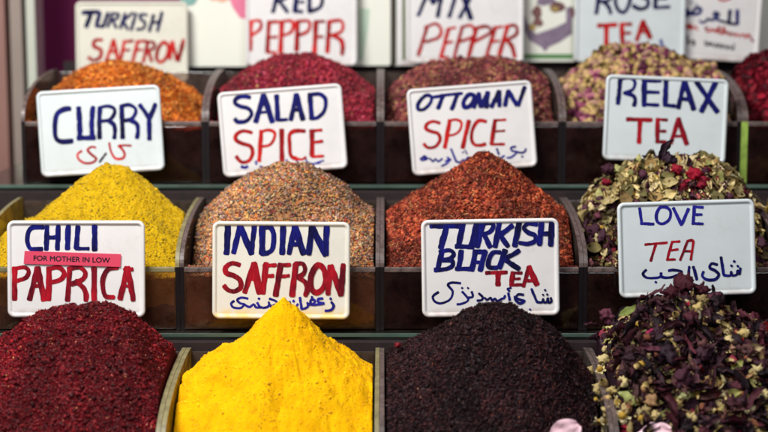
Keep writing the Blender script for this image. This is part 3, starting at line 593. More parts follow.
for k, (a, b_) in enumerate([(638, 342), (700, 372), (648, 336), (765, 330), (676, 388), (740, 346)]):
    piece('red_petal', S, h, 'chip', a, b_, .013, [(156, 30, 84), (150, 34, 34)][k % 2], G_PETAL, (k*40, k*25, k*77), q=k)
# pale pink petals lying at the very front
for px, py, s_, rz, lab in ((566, 434, .030, 20, 'pale pink petal at the bottom edge against the near black tea'), (656, 436, .034, -30, 'pale pink petal at the bottom edge on the purple flower tea')):
    r_ = np.random.default_rng(px); V, T = t_curl(r_, (.7, .9), 17, 11, .5)
    o = mesh_np('pink_petal', V*s_, T, M['petal_pink']); o.location = at(px, py, 1.275); o.rotation_euler = (R(60), R(-35 if rz > 0 else -20), R(rz))
    tag(o, lab, 'petal')

# ------------------------------------------------------------------ price signs
def rrect(w, h, r, n=7):
    pts = []
    for cx, cz, a0 in ((w/2-r, h/2-r, 0), (-w/2+r, h/2-r, 90), (-w/2+r, -h/2+r, 180), (w/2-r, -h/2+r, 270)):
        for k in range(n+1):
            a = R(a0+90*k/n); pts.append((cx+r*math.cos(a), cz+r*math.sin(a)))
    return pts
FACE_Y = -.0016
def plate(name, w, h, mat, parent=None, rad=.007):
    prof = [(.0012, .0012), (0, .0004), (0, -.0018), (.0006, -.0028), (.0018, -.0032), (.0030, -.0030), (.0038, -.0022), (.0043, FACE_Y-.0), (.0050, FACE_Y+.0002), (.0062, FACE_Y)]
    V, F = [], []; n = None
    for ins, y in prof:
        p = rrect(w-2*ins, h-2*ins, max(rad-ins, .0008)); n = len(p); V += [(x, y, z) for x, z in p]
    for i in range(len(prof)-1):
        for k in range(n):
            a, b = i*n+k, i*n+(k+1) % n; F.append((a, a+n, b+n, b))
    F.append(tuple(range(n))); L = (len(prof)-1)*n; F.append(tuple(range(L+n-1, L-1, -1)))
    o = mesh(name, V, F, mat, parent, smooth=True)
    me = o.data; me.polygons[len(F)-1].use_smooth = False; me.polygons[len(F)-2].use_smooth = False
    return o
def catmull(P, closed=False, n=8):
    P = [np.array(p, float) for p in P]; out = []
    m = len(P)
    if closed: P = P[:-1] if np.allclose(P[0], P[-1]) else P; m = len(P); g = lambda i: P[i % m]; rng_ = range(m)
    else: g = lambda i: P[min(max(i, 0), m-1)]; rng_ = range(m-1)
    for i in rng_:
        a, b, c, d = g(i-1), g(i), g(i+1), g(i+2)
        for k in range(n):
            t = k/n; out.append(.5*((2*b)+(-a+c)*t+(2*a-5*b+4*c-d)*t*t+(-a+3*b-3*c+d)*t**3))
    out.append(P[0].copy() if closed else P[-1].copy())
    return out
class Strokes:
    """ribbons of marker ink, each a hair above the one before so none share a plane"""
    def __init__(s): s.V = []; s.F = []; s.k = 0
    def add(s, pts, w, rnd):
        P = np.array(pts); d = np.gradient(P, axis=0); L = np.linalg.norm(d, axis=1, keepdims=True); d = d/np.maximum(L, 1e-9)
        nrm = np.stack([-d[:, 1], d[:, 0]], 1); n = len(P); u = np.linspace(0, 1, n)
        ww = w*.60*(1+.07*np.sin(u*7+rnd.uniform(0, 6))+.05*np.sin(u*17+rnd.uniform(0, 6)))
        sl = rnd.uniform(.05, .28)*w # chisel slanted ends
        y0 = FACE_Y-.00008-.000045*s.k; b = len(s.V); s.k += 1
        # rounded end caps
        A = []; e = d[0]; f = d[-1]
        for t, q in ((-.34, .62), (-.18, .88)): A.append((P[0]+e*t*w, nrm[0], ww[0]*q, y0))
        for i in range(n): A.append((P[i], nrm[i], ww[i], y0-.00003*u[i]))
        for t, q in ((.18, .88), (.34, .62)): A.append((P[-1]+f*t*w, nrm[-1], ww[-1]*q, y0-.00003))
        for c, m, h, y in A:
            j = rnd.uniform(-.03, .03)*w
            l = c+m*(h+j); r = c-m*(h-j); s.V += [(l[0], y, l[1]), (r[0], y, r[1])]
        for i in range(len(A)-1): s.F.append((b+2*i, b+2*i+1, b+2*i+3, b+2*i+2))
    def build(s, name, mat, parent): return mesh(name, s.V, s.F, mat, parent)
SIGNS = []
def make_sign(cx, cy, wpx, hpx, roll, Y, mat, label, tilt=6, group='white price signs'):
    c = at(cx, cy, Y); dpt = -(c.z*sp)*1 + c.y*cp; k = dpt/FPX
    w, h = wpx*k, hpx*k/math.cos(R(tilt)-PITCH)
    MR = (Matrix.Rotation(R(-tilt), 4, 'X') @ Matrix.Rotation(R(roll), 4, 'Y'))
    # origin at the sign's lower edge
    base = c + (MR @ Vector((0, 0, -h/2)))
    o = plate('price_sign', w, h, M[mat]); o.data.transform(Matrix.Translation((0, 0, h/2)))
    o.location = base; o.rotation_euler = MR.to_euler()
    tag(o, label, 'sign', group)
    W = Matrix.Translation(base) @ MR; Wi = W.inverted()
    nrm = (MR @ Vector((0, -1, 0)))
    def loc(px, py):
        d = ray(px, py); p0 = W @ Vector((0, FACE_Y, 0)); t = p0.dot(nrm)/d.dot(nrm); q = Wi @ (d*t); return (q.x, q.z)
    pxm = Wi @ (at(cx+1, cy, Y)); pxm2 = Wi @ c; o_scale = k
    # small hook over the bin's rim, behind the plate
    return o, loc, k
def write(sign, name, mat, x0, y0, sc, spec, seed=1):
    o, loc, k = sign; k = k*(1.12 if mat in ('red', 'violet') else 1.0); rnd = random.Random(seed+hash_(name)); S_ = Strokes()
    for line in spec.strip().split(';'):
        tk = line.split()
        if not tk: continue
        w = float(tk[0]); mode = tk[1]; pts = [tuple(map(float, t.split(','))) for t in tk[2:]]
        if mode == 'd': # dot
            for (a, b) in pts: S_.add([loc(x0+(a-w*.3)/sc, y0+(b-w*.2)/sc), loc(x0+(a+w*.3)/sc, y0+(b+w*.2)/sc)], w/sc*k, rnd)
            continue
        if mode == 'l':
            for a, b in zip(pts[:-1], pts[1:]):
                P = [tuple(a[q]+(b[q]-a[q])*t/7+(rnd.uniform(-.8, .8)) for q in (0, 1)) for t in range(8)]
                S_.add([loc(x0+p[0]/sc, y0+p[1]/sc) for p in P], w/sc*k, rnd)
        else:
            P = catmull(pts, mode == 'o'); S_.add([loc(x0+p[0]/sc, y0+p[1]/sc) for p in P], w/sc*k, rnd)
    return S_.build(name, M[mat], o)
FR = {r: ROWS[r]['Y']-.010 for r in ROWS}
s = make_sign(100.7, 131, 123.5, 85.5, -3.4, FR[1], 'plate_cool', 'white price sign reading CURRY in blue')
write(s, 'blue_lettering', 'blue', 38, 98, 6, '''26 c 192,64 152,70 114,98 102,160 106,235 140,262 205,258; 28 l 244,60 250,150 252,240; 26 l 240,240 340,238; 26 l 330,55 322,150 326,238;
24 l 372,58 368,150 370,240; 18 c 365,60 415,48 455,62 458,95 430,130 385,138; 22 c 420,135 455,160 462,200 458,240; 24 l 502,55 508,238; 18 c 495,50 545,40 582,60 585,90 560,125 515,135; 22 c 550,130 592,155 600,195 594,238;
22 l 612,42 668,122; 24 l 706,38 668,125 668,245''')
write(s, 'red_lettering', 'red', 38, 98, 6, '''11 c 345,298 322,293 298,312 322,340 350,365 325,388 280,390 245,368 238,338 262,318; 11 c 428,270 438,320 465,362 508,362 520,335 500,300 485,288 510,284 558,286''')
write(s, 'black_stroke', 'black_ink', 38, 98, 6, '12 l 408,332 370,384')
s = make_sign(282.5, 130.5, 124.5, 85, -4.4, FR[1], 'plate', 'white price sign reading SALAD SPICE in blue and red')
write(s, 'blue_lettering', 'blue', 220, 80, 6, '''22 c 180,105 130,98 95,115 92,140 120,158 170,172 190,205 160,245 110,252 90,235; 28 l 262,92 215,250; 30 l 262,92 314,250; 16 l 235,195 295,192; 26 l 340,95 346,240; 18 l 346,240 402,238;
24 l 457,88 425,238; 28 l 457,88 497,235; 22 l 440,180 485,178; 26 l 540,85 550,232; 20 c 535,90 595,84 632,115 627,180 590,222 550,232''')
write(s, 'red_lettering', 'red', 220, 108, 6, '''18 c 190,148 140,138 100,158 95,190 130,212 182,230 196,270 175,315 130,325 98,292; 20 l 247,138 236,318; 14 c 240,145 290,132 328,150 320,195 290,225 245,230; 22 l 370,132 372,318;
18 c 508,138 450,138 418,160 418,220 425,285 460,305; 11 c 450,302 490,308 515,296; 22 l 552,135 552,285; 14 l 540,138 610,132; 14 l 550,208 615,198; 12 l 552,292 620,288''')
write(s, 'arabic_lettering', 'violet', 220, 108, 6, '''14 c 128,352 150,358 165,350; 10 l 215,320 218,338; 9 c 460,305 470,335 500,340; 8 c 510,292 525,325 560,335 590,325 622,315; 8 l 585,332 600,328; 9 c 240,350 300,372 360,360; 9 l 400,310 410,372''')
s = make_sign(471.8, 128, 125, 86.5, -4.4, FR[1], 'plate', 'white price sign reading OTTOMAN SPICE in blue and red')
write(s, 'blue_lettering', 'blue', 408, 76, 6, '''19 o 95,125 62,165 62,200 95,200 130,168 142,132 122,116; 18 l 145,128 242,112; 22 l 212,115 180,195; 17 l 245,112 325,104; 22 l 297,108 262,200; 24 o 365,112 335,150 338,185 368,182 395,150 395,118;
24 l 425,105 395,188; 22 l 425,105 436,185; 22 l 478,98 440,185; 24 l 478,98 470,188; 22 l 545,92 500,185; 22 l 548,92 548,180; 16 l 515,152 550,145; 22 l 600,90 580,178; 24 l 600,90 652,172; 20 l 700,66 660,175''')
write(s, 'red_lettering', 'red', 408, 104, 6, '''16 c 190,115 150,105 115,120 108,148 140,165 180,178 192,215 165,255 120,262 96,240; 20 l 250,98 222,262; 12 c 245,100 290,94 320,112 312,155 280,182 242,190; 20 l 365,102 328,262; 16 c 468,105 425,100 392,140 380,200 395,240 430,248 464,240;
20 l 522,98 500,240; 11 l 515,98 585,94; 10 l 512,165 580,160; 12 l 498,242 578,240''')
write(s, 'arabic_lettering', 'violet', 408, 104, 6, '''9 c 78,328 100,312 112,330 85,338 78,325 130,328 150,345 165,330 182,345 205,328; 9 c 235,320 250,332 235,356 202,372; 9 c 225,345 240,335 258,335; 10 l 258,270 288,340; 10 c 285,342 310,350 332,335 340,345 362,318; 8 d 330,290 345,282 352,296; 10 l 532,268 545,300; 8 c 545,330 560,320 578,310;
9 c 645,255 618,262 625,280 652,288 620,318 595,322; 9 c 652,286 680,292 700,285 706,268; 9 d 685,315''')
s = make_sign(665.4, 119.5, 122.6, 85, 2.4, FR[1], 'plate_cool', 'white price sign reading RELAX TEA in blue and red')
write(s, 'blue_lettering', 'blue', 604, 72, 6, '''24 l 98,36 92,110 84,190; 18 c 95,42 150,34 185,60 172,105 120,128; 22 c 128,125 170,140 187,165 180,202; 28 l 242,40 240,200; 20 l 232,50 338,54; 18 l 235,120 328,122; 18 l 235,194 325,198; 26 l 372,45 366,200; 20 l 360,196 425,205;
24 l 482,52 445,215; 28 l 482,52 537,222; 20 l 460,160 515,165; 26 l 556,62 678,238; 26 l 668,65 583,235''')
write(s, 'red_lettering', 'crimson', 604, 72, 6, '''22 l 138,284 285,288; 24 l 216,290 210,425; 24 l 322,282 320,420; 16 l 315,284 378,288; 16 l 315,354 370,356; 18 l 312,418 372,420; 22 l 446,280 400,428; 26 l 446,280 495,432; 15 l 420,384 475,384''')

s = make_sign(76.5, 269, 137.5, 97, 0, FR[2], 'plate', 'white price sign reading CHILI PAPRICA with a pink sticker across it')
o, loc, k = s
write(s, 'blue_lettering', 'blue', 10, 218, 6, '''24 c 200,56 140,56 112,82 104,135 118,180 150,188 192,186; 26 l 222,52 218,188; 26 l 290,50 285,188; 22 l 222,118 285,115; 28 l 350,48 345,184; 26 l 408,52 398,180; 18 l 395,182 472,184; 28 l 508,50 508,190''')
write(s, 'red_lettering', 'crimson', 10, 246, 6, '''28 l 28,132 28,320; 22 c 25,138 85,128 112,150 95,190 30,212; 28 l 165,132 118,320; 32 l 165,132 205,322; 20 l 140,240 190,240; 30 l 235,132 232,320; 24 c 232,138 290,128 325,160 305,200 235,220;
26 l 358,138 346,325; 24 c 350,138 415,126 452,160 435,200 370,228; 26 c 395,210 440,250 457,290 455,325; 28 l 505,132 505,322; 24 c 645,128 590,138 560,190 558,250 575,300 622,306; 28 l 703,130 662,315; 28 l 707,130 740,322; 14 l 680,238 735,240; 20 l 685,140 735,138''')
write(s, 'black_stroke', 'black_ink', 10, 246, 6, '9 l 602,298 630,308')
q = [loc(10+a/6, 218+b/6) for a, b in ((90, 197), (668, 216), (664, 293), (84, 274))]; yy = FACE_Y-.0015
st = mesh('sticker', [(a, yy, b) for a, b in q]+[(a, FACE_Y-.0012, b) for a, b in q], [(0, 1, 2, 3), (4, 7, 6, 5), (0, 4, 5, 1), (1, 5, 6, 2), (2, 6, 7, 3), (3, 7, 4, 0)], M['sticker'], o)
st['label'] = 'pink sticker reading FOR MOTHER IN LOW'
def font_text(body, name, parent, a, b, height, mat, y):
    cu = bpy.data.curves.new('t', 'FONT'); cu.body = body; cu.size = 1; t = bpy.data.objects.new('t', cu); COL.objects.link(t)
    bpy.context.view_layer.update(); me = bpy.data.meshes.new_from_object(t.evaluated_get(bpy.context.evaluated_depsgraph_get())); bpy.data.objects.remove(t)
    xs = [v.co.x for v in me.vertices]; ys = [v.co.y for v in me.vertices]; x0, x1, y0, y1 = min(xs), max(xs), min(ys), max(ys)
    A = Vector(a); B = Vector(b); e = (B-A); up = Vector((-e.y, e.x)).normalized()*height
    for v in me.vertices:
        p = A+e*((v.co.x-x0)/(x1-x0))+up*((v.co.y-y0)/(y1-y0)); v.co = (p.x, y, p.y)
    src = [tuple(v.co) for v in me.vertices]; FF = [tuple(p.vertices) for p in me.polygons]; V2, F2 = [], []
    for q_, (dx, dz) in enumerate(((0, 0), (.00022, 0), (.0001, .00015), (-.00012, -.0001))):
        b0 = len(V2); V2 += [(v[0]+dx, v[1]-.00002*q_, v[2]+dz) for v in src]; F2 += [tuple(i+b0 for i in f) for f in FF]
    me = bpy.data.meshes.new(name); me.from_pydata(V2, [], F2); me.materials.append(mat)
    return link(bpy.data.objects.new(name, me), parent)
font_text('FOR MOTHER IN LOW', 'sticker_lettering', st, loc(10+144/6, 218+254/6), loc(10+600/6, 218+268/6), 30/6*k, M['black_ink'], yy-.0002)

s = make_sign(281.3, 270.3, 137.5, 97.5, .4, FR[2], 'plate_yellow', 'white price sign reading INDIAN SAFFRON, dusted yellow along its lower edge')
write(s, 'blue_lettering', 'blue', 218, 218, 6, '''32 l 60,48 52,212; 28 l 130,50 95,208; 32 l 135,50 200,212; 26 l 218,52 200,212; 32 l 265,50 265,212; 26 c 265,58 312,55 334,100 328,180 300,208 262,212; 30 l 392,52 385,212; 28 l 460,52 426,212; 34 l 462,52 512,212; 22 l 440,158 500,158;
30 l 562,56 545,214; 34 l 565,56 645,218; 30 l 652,52 645,218''')
write(s, 'red_lettering', 'crimson', 222, 254, 6, '''26 c 105,66 60,56 22,82 28,115 70,130 108,158 112,200 75,224 35,215 14,192; 28 l 190,58 138,230; 36 l 192,58 225,232; 22 l 155,148 215,148; 30 l 265,58 245,234; 20 l 250,72 322,66; 20 l 250,135 308,130; 30 l 352,62 322,247; 20 l 340,68 408,64; 18 l 335,135 402,130;
30 l 442,62 420,247; 22 c 440,58 485,58 498,95 480,125 430,140; 26 c 460,140 500,170 512,210 500,247; 28 o 565,72 535,130 535,200 562,230 600,212 620,160 612,95 588,68; 28 l 648,72 635,238; 30 l 655,72 712,242; 28 l 727,64 715,242''')
write(s, 'arabic_lettering', 'violet', 222, 254, 6, '''11 c 155,268 118,262 92,275 108,295 132,302 112,324 68,320 55,298 72,282; 11 c 132,302 165,318 190,302 205,320 240,320; 11 c 212,292 222,310 238,322 272,318 285,300; 11 d 222,268; 11 c 285,268 322,282 326,300 292,312 280,288; 12 l 468,262 478,328; 11 c 405,285 415,312 440,318 455,300; 11 d 430,282;
11 c 512,292 516,312 500,325 478,330; 11 c 515,302 545,300 558,280 538,272 530,292 545,302; 11 c 604,266 578,270 578,288 612,296 560,304 520,300; 10 d 540,258; 12 c 656,288 670,310 655,335 620,340; 11 d 652,268''')
s = make_sign(490.3, 267.7, 137.5, 97.5, -.9, FR[2], 'plate', 'white price sign reading TURKISH BLACK TEA in blue and red')
write(s, 'blue_lettering', 'blue', 428, 216, 6, '''28 l 18,58 188,60; 32 l 112,62 78,190; 30 l 210,48 182,182; 24 l 168,182 270,186; 30 l 292,48 258,186; 30 l 330,42 293,182; 22 c 325,46 378,42 392,62 370,95 320,112; 26 l 335,105 372,184; 28 l 427,42 403,182; 26 l 505,58 425,120; 26 l 430,112 478,180; 30 l 547,40 520,177;
22 c 652,50 602,44 575,70 600,98 640,115 642,148 600,166 548,160; 28 l 682,38 668,170; 30 l 742,38 735,172; 22 l 675,106 735,104''')
write(s, 'blue_lettering', 'blue', 428, 248, 6, '''28 l 85,18 56,132; 22 c 70,22 130,14 155,38 130,64 80,72; 24 c 85,75 140,75 147,105 110,126 42,132; 28 l 200,18 185,122; 22 l 168,125 247,126; 28 l 285,18 263,132; 24 l 285,22 345,22; 28 l 342,20 313,132; 18 l 275,85 325,85; 24 c 432,26 390,28 365,70 365,112 412,118; 28 l 462,14 428,117; 24 l 545,16 450,72; 26 l 455,65 545,124''')
write(s, 'red_lettering', 'crimson', 428, 248, 6, '''20 l 348,150 472,146; 28 l 420,150 420,222; 26 l 510,148 500,222; 16 l 500,150 562,150; 14 l 505,186 552,184; 16 l 492,222 562,220; 20 l 605,112 572,230; 30 l 605,114 652,218; 17 l 590,195 642,195''')
write(s, 'arabic_lettering', 'blue', 428, 248, 6, '''13 c 195,212 145,208 120,222 148,262 132,308 80,332 40,320 30,290 62,265; 12 c 205,262 238,300 235,320 200,335 175,338; 12 c 235,298 268,292 262,262; 10 d 205,240 240,240; 12 c 305,272 328,295 320,312 295,315; 12 c 340,298 355,310 375,298 385,314 402,304 415,318 442,305; 12 c 440,305 455,300 462,285; 13 l 482,270 490,312; 10 c 498,238 476,245 490,258;
13 c 572,280 540,278 530,298 560,312 578,318 552,332 525,312 520,290; 13 l 620,245 652,322; 12 c 652,322 682,325 690,305 696,325 712,322 718,300 722,325 740,320 736,298; 10 d 702,252 690,280 715,278; 9 d 612,368 480,372 420,378''')
s = make_sign(686.5, 248.4, 137, 95.6, -1.8, FR[2], 'plate_cool', 'white price sign reading LOVE TEA in thin blue and red letters')
write(s, 'blue_lettering', 'violet', 630, 196, 6, '''14 l 58,72 70,168; 14 l 66,165 142,168; 14 o 180,70 158,112 165,155 198,166 235,140 243,95 218,68; 15 l 260,72 308,172; 15 l 350,78 308,172; 15 l 386,62 378,168; 12 l 380,64 437,68; 12 l 380,112 430,110; 12 l 376,164 436,166''')
write(s, 'red_lettering', 'crimson', 630, 196, 6, '''13 l 90,292 222,280; 14 l 156,285 124,390; 14 l 252,278 222,384; 12 l 250,276 298,272; 12 l 240,326 288,320; 12 l 220,382 270,380; 13 l 345,270 300,384; 13 c 342,270 374,266 378,290 364,382; 11 l 320,330 370,330''')
write(s, 'arabic_lettering', 'blue', 630, 228, 6, '''14 c 97,252 78,275 100,298 150,300 182,292 186,270; 12 d 155,325; 14 c 186,292 215,298 260,292 312,264 262,252 232,256; 14 l 355,232 350,292; 13 c 350,292 332,304 308,300; 16 l 380,232 400,308; 15 c 522,220 490,213 478,238 510,255 532,280 510,308 462,310 434,288 440,262; 15 l 545,175 562,282; 13 c 562,282 600,285 606,262 614,284 640,278 646,255 656,276 662,240; 12 d 625,200 608,226 646,228''')

YB = 1.925
g2 = 'white price signs'
s = make_sign(132, 42, 112, 80, 0, YB, 'plate_dusty', 'white price sign reading TURKISH SAFFRON behind the orange heap', 4, g2)
write(s, 'blue_lettering', 'navy', 70, 0, 6, '''24 l 78,76 172,72; 24 l 128,78 98,160; 22 l 180,76 158,155; 18 l 158,156 195,160; 20 l 230,78 198,160; 16 l 258,80 226,160; 15 c 250,80 290,85 282,110 245,122; 16 l 255,120 278,166; 16 l 332,80 302,170; 15 l 378,76 320,126; 16 l 320,126 346,176; 16 l 397,80 367,180; 15 c 462,90 425,88 425,115 450,135 440,170 402,176; 17 l 502,90 477,186; 17 l 552,75 525,186; 14 l 490,136 540,130''')
write(s, 'red_lettering', 'red', 70, 0, 6, '''17 c 192,240 150,243 145,278 185,300 180,345 140,362 112,345; 15 l 262,240 215,372; 17 l 264,240 287,362; 13 l 235,312 285,305; 16 l 326,250 304,362; 14 l 322,250 378,245; 12 l 315,302 358,300; 16 l 406,250 375,372; 14 l 400,250 452,245; 12 l 395,300 432,298; 16 l 467,250 440,372; 14 c 460,250 502,255 500,290 455,306; 16 l 470,302 490,366; 16 o 562,254 530,290 520,350 545,372 580,340 590,280; 16 l 612,250 600,352; 16 l 615,250 642,362; 18 l 682,240 650,362''')
s = make_sign(301.5, 25.5, 111, 80, 0, YB, 'plate', 'white price sign reading RED PEPPER behind the crimson heap', 4, g2)
write(s, 'blue_lettering', 'navy', 238, 0, 6, '''22 l 240,-45 210,72; 18 c 232,-45 285,-48 290,-15 235,12; 20 l 250,10 298,72; 26 l 352,-45 342,68; 18 l 345,-42 412,-42; 14 l 345,12 395,12; 18 l 338,68 385,70; 22 l 430,-45 428,68; 20 c 425,-45 500,-38 495,40 428,70''')
write(s, 'red_lettering', 'red', 238, 0, 6, '''22 l 76,130 72,300; 15 c 70,130 130,125 135,170 80,215; 20 l 186,130 176,312; 16 l 180,132 242,130; 13 l 175,225 235,222; 14 l 172,312 230,318; 22 l 262,130 255,312; 15 c 255,130 325,128 320,190 260,215; 22 l 356,130 352,302; 15 c 350,130 425,128 420,185 355,215; 22 l 466,130 460,312; 14 l 460,130 518,128; 13 l 460,220 508,220; 20 l 547,130 536,312; 15 c 540,130 620,125 622,185 555,215; 20 c 575,215 617,240 628,280 624,325''')
s = make_sign(465, 21.5, 117, 83, 0, YB, 'plate', 'white price sign reading MIX PEPPER behind the mottled heap', 4, g2)
write(s, 'blue_lettering', 'navy', 400, 0, 6, '''20 l 170,-50 110,92; 22 l 170,-50 200,20; 20 l 255,-50 200,20; 22 l 255,-50 225,100; 20 l 340,-45 295,102; 26 l 370,-50 425,112; 20 l 440,-50 358,106''')
write(s, 'red_lettering', 'red', 400, 0, 6, '''17 l 162,162 110,332; 15 c 150,165 215,143 247,180 230,225 150,252; 18 l 290,178 245,345; 13 l 285,175 332,165; 14 l 265,262 312,250; 14 l 240,342 292,346; 16 l 372,165 325,342; 14 c 365,165 430,153 442,215 350,252; 20 l 458,170 410,342; 15 c 450,170 520,158 542,195 440,252; 17 l 574,165 515,342; 12 l 560,165 612,160; 12 l 545,252 592,245; 19 l 644,160 590,347; 15 c 630,160 692,153 697,205 620,247; 19 c 640,240 672,280 688,342''')
s = make_sign(630, 21.5, 110, 82, .6, YB, 'plate_cool', 'white price sign reading ROSE TEA behind the rosebud heap', 4, g2)
write(s, 'blue_lettering', 'navy', 570, 0, 6, '''22 l 178,-60 158,80; 18 c 175,-60 240,-50 235,0 180,12; 20 c 195,5 230,40 244,80; 20 o 310,-60 272,0 290,60 330,70 360,0 345,-60; 20 c 472,-60 425,-50 430,-20 467,0 462,40 420,54 378,35; 22 l 518,-60 510,44; 16 l 510,-55 590,-58; 14 l 510,-10 580,-10; 16 l 505,46 597,42''')
write(s, 'red_lettering', 'red', 570, 0, 6, '''20 l 168,155 278,148; 22 l 218,152 218,266; 22 l 310,145 315,262; 16 l 305,146 367,145; 14 l 312,200 362,198; 18 l 310,262 365,260; 20 l 437,128 400,242; 24 l 437,128 480,226; 14 l 410,190 470,190''')
write(s, 'arabic_lettering', 'violet', 570, 0, 6, '13 c 545,240 552,270 575,290; 13 d 568,290')
s = make_sign(708, 14, 106, 92, 3.2, YB+.012, 'plate', 'tilted white sign of blue, red and dark script at the upper right', 4, g2)
write(s, 'arabic_lettering', 'blue', 672, 0, 8, '''26 c 112,78 128,96 118,130; 22 c 112,95 160,100 198,62 232,78 205,112 130,115; 12 d 155,20 195,36; 16 c 222,165 240,182 270,170 285,150; 20 c 285,152 330,158 372,118 345,100 335,120 370,160 445,182; 26 l 464,85 455,182; 22 c 450,186 500,192 525,188; 26 l 522,82 522,192''')
write(s, 'red_lettering', 'red', 672, 0, 8, '''12 c 112,228 128,195 140,232 152,195 160,232 178,215; 10 l 190,210 202,242; 11 c 262,228 280,218 278,250 305,250 310,228 330,252 345,232 360,262 378,210 385,265 400,268 415,215 425,275; 11 c 425,272 450,255 462,285 485,262 500,288 520,270 540,292 570,272 590,302 612,275 640,322 655,330; 12 c 370,-10 400,5 440,-2 470,-12''')
write(s, 'black_lettering', 'black_ink', 672, 0, 8, '''14 l 125,288 128,352; 12 c 130,350 160,325 180,335 165,358 185,355; 10 c 265,325 268,360 285,362 288,335 308,365 318,338 330,368 348,372 352,345 372,380 385,350 400,388; 11 c 400,385 420,360 438,392 455,368 478,395; 11 l 495,350 488,402''')

# ------------------------------------------------------------------ cards and picture boards behind the top row
def board(name, px0, px1, py0, py1, Y, mat, label, cat='card', th=.003, rad=.004, edge=None):
    a = at(px0, py1, Y); b = at(px1, py0, Y); w = b.x-a.x; h = b.z-a.z
    p = rrect(w, h, rad); n = len(p)
    V = [(x, 0, z+h/2) for x, z in p]+[(x, -th*.7, z+h/2) for x, z in p]+[(x, -th, z+h/2) for x, z in rrect(w-.0016, h-.0016, rad*.8)]
    F = [tuple(range(n)), tuple(range(3*n-1, 2*n-1, -1))]
    for L in (0, n):
        for k in range(n): F.append((L+k, L+k+n, L+(k+1) % n+n, L+(k+1) % n))
    fm = [0, 0]+[1 if edge else 0]*(2*n)
    o = mesh(name, V, F, [M[mat]]+([M[edge]] if edge else []), None, fm); o.location = ((a.x+b.x)/2, Y, a.z); tag(o, label, cat); return o
def printed(o, name, pts, Y, mat, lift=.0002, th=.003):
    P = [at(x, y, Y-th) for x, y in pts]
    return mesh(name, [(p.x-o.location.x, -th-lift, p.z-o.location.z) for p in P], [tuple(range(len(P)))], M[mat], o)
def blob(cx, cy, rx, ry, seed, n=26):
    r = random.Random(seed); ph = [r.uniform(0, 6) for _ in range(3)]
    return [(cx+rx*(1+.12*math.sin(3*a+ph[0])+.08*math.sin(5*a+ph[1]))*math.cos(a), cy+ry*(1+.12*math.sin(2*a+ph[2])+.08*math.sin(7*a+ph[0]))*math.sin(a)) for a in [2*math.pi*k/n for k in range(n)]]
Yb = 1.945
b1 = board('picture_card', 186, 247, -30, 67, Yb, 'card', 'pale cream card with pink and teal corners left of the RED PEPPER sign', edge='card_cool')
printed(b1, 'pink_print', [(229, -30), (229, -2), (233, 8), (240, 18), (246, 19), (246, -30)], Yb, 'p_pink')
printed(b1, 'peach_print', blob(218, -7, 14, 9, 2), Yb, 'p_peach', .0004)
printed(b1, 'teal_print', blob(188, -2, 9, 9, 3), Yb, 'p_teal', .0006)
b2 = board('picture_card', 335, 391, -30, 66, Yb, 'card', 'pale card with a faint green stripe right of the RED PEPPER sign', edge='card_cool')
printed(b2, 'green_print', [(359, 8), (370, 9), (368, 30), (363, 60), (358, 60)], Yb, 'p_green')
b3 = board('white_board', 391.4, 420, -30, 66, Yb, 'plate', 'white board with a green line, peeking out left of the MIX PEPPER sign', edge='olive')
printed(b3, 'painted_dark_gap', [(391.6, -30), (396.4, -30), (396.4, 65), (391.6, 65)], Yb, 'olive_dark')  # darkness between the two boards painted on as a strip, no opening here
printed(b3, 'green_line', [(402.2, -30), (405, -30), (405.5, 60), (402.5, 60)], Yb, 'olive')
b4 = board('picture_card', 518, 577, -30, 62, Yb, 'card', 'picture card of grey sacks between the MIX PEPPER and ROSE TEA signs')
printed(b4, 'green_border', [(520, -30), (573, -30), (573, 59), (520, 59)], Yb, 'p_green', .0002)
printed(b4, 'picture_ground', [(525, -30), (572, -30), (572, 54), (525, 54)], Yb, 'card', .0004)
printed(b4, 'sack_print', [(524, 14), (530, 28), (536, 34), (556, 27), (566, 22), (566, 8), (572, 6), (572, 34), (560, 42), (549, 47), (545, 52), (541, 47), (529, 40), (524, 30)], Yb, 'p_grey', .0006)
printed(b4, 'sack_print', blob(545, 0, 9, 6, 4), Yb, 'p_grey', .0007)
for k, (x, y, rx, ry, m_) in enumerate(((537, 12, 5, 6, 'p_brown'), (557, 7, 8, 5, 'p_brown'), (538, 22, 5, 4.5, 'p_brown'), (532, 27, 4, 3, 'p_ochre'), (555, 9, 4, 3, 'p_ochre'), (572, 12, 2, 5, 'p_brown'))):
    printed(b4, 'goods_print', blob(x, y, rx, ry, 20+k), Yb, m_, .0008+.0001*k)
printed(b4, 'green_band', [(523, 54), (573, 54), (573, 58.5), (523, 58.5)], Yb, 'd_green', .0005)
b5 = board('white_board', 681, 800, -60, 64, Yb+.02, 'card', 'pinkish white board behind the tilted Arabic sign, cut off by the right edge')

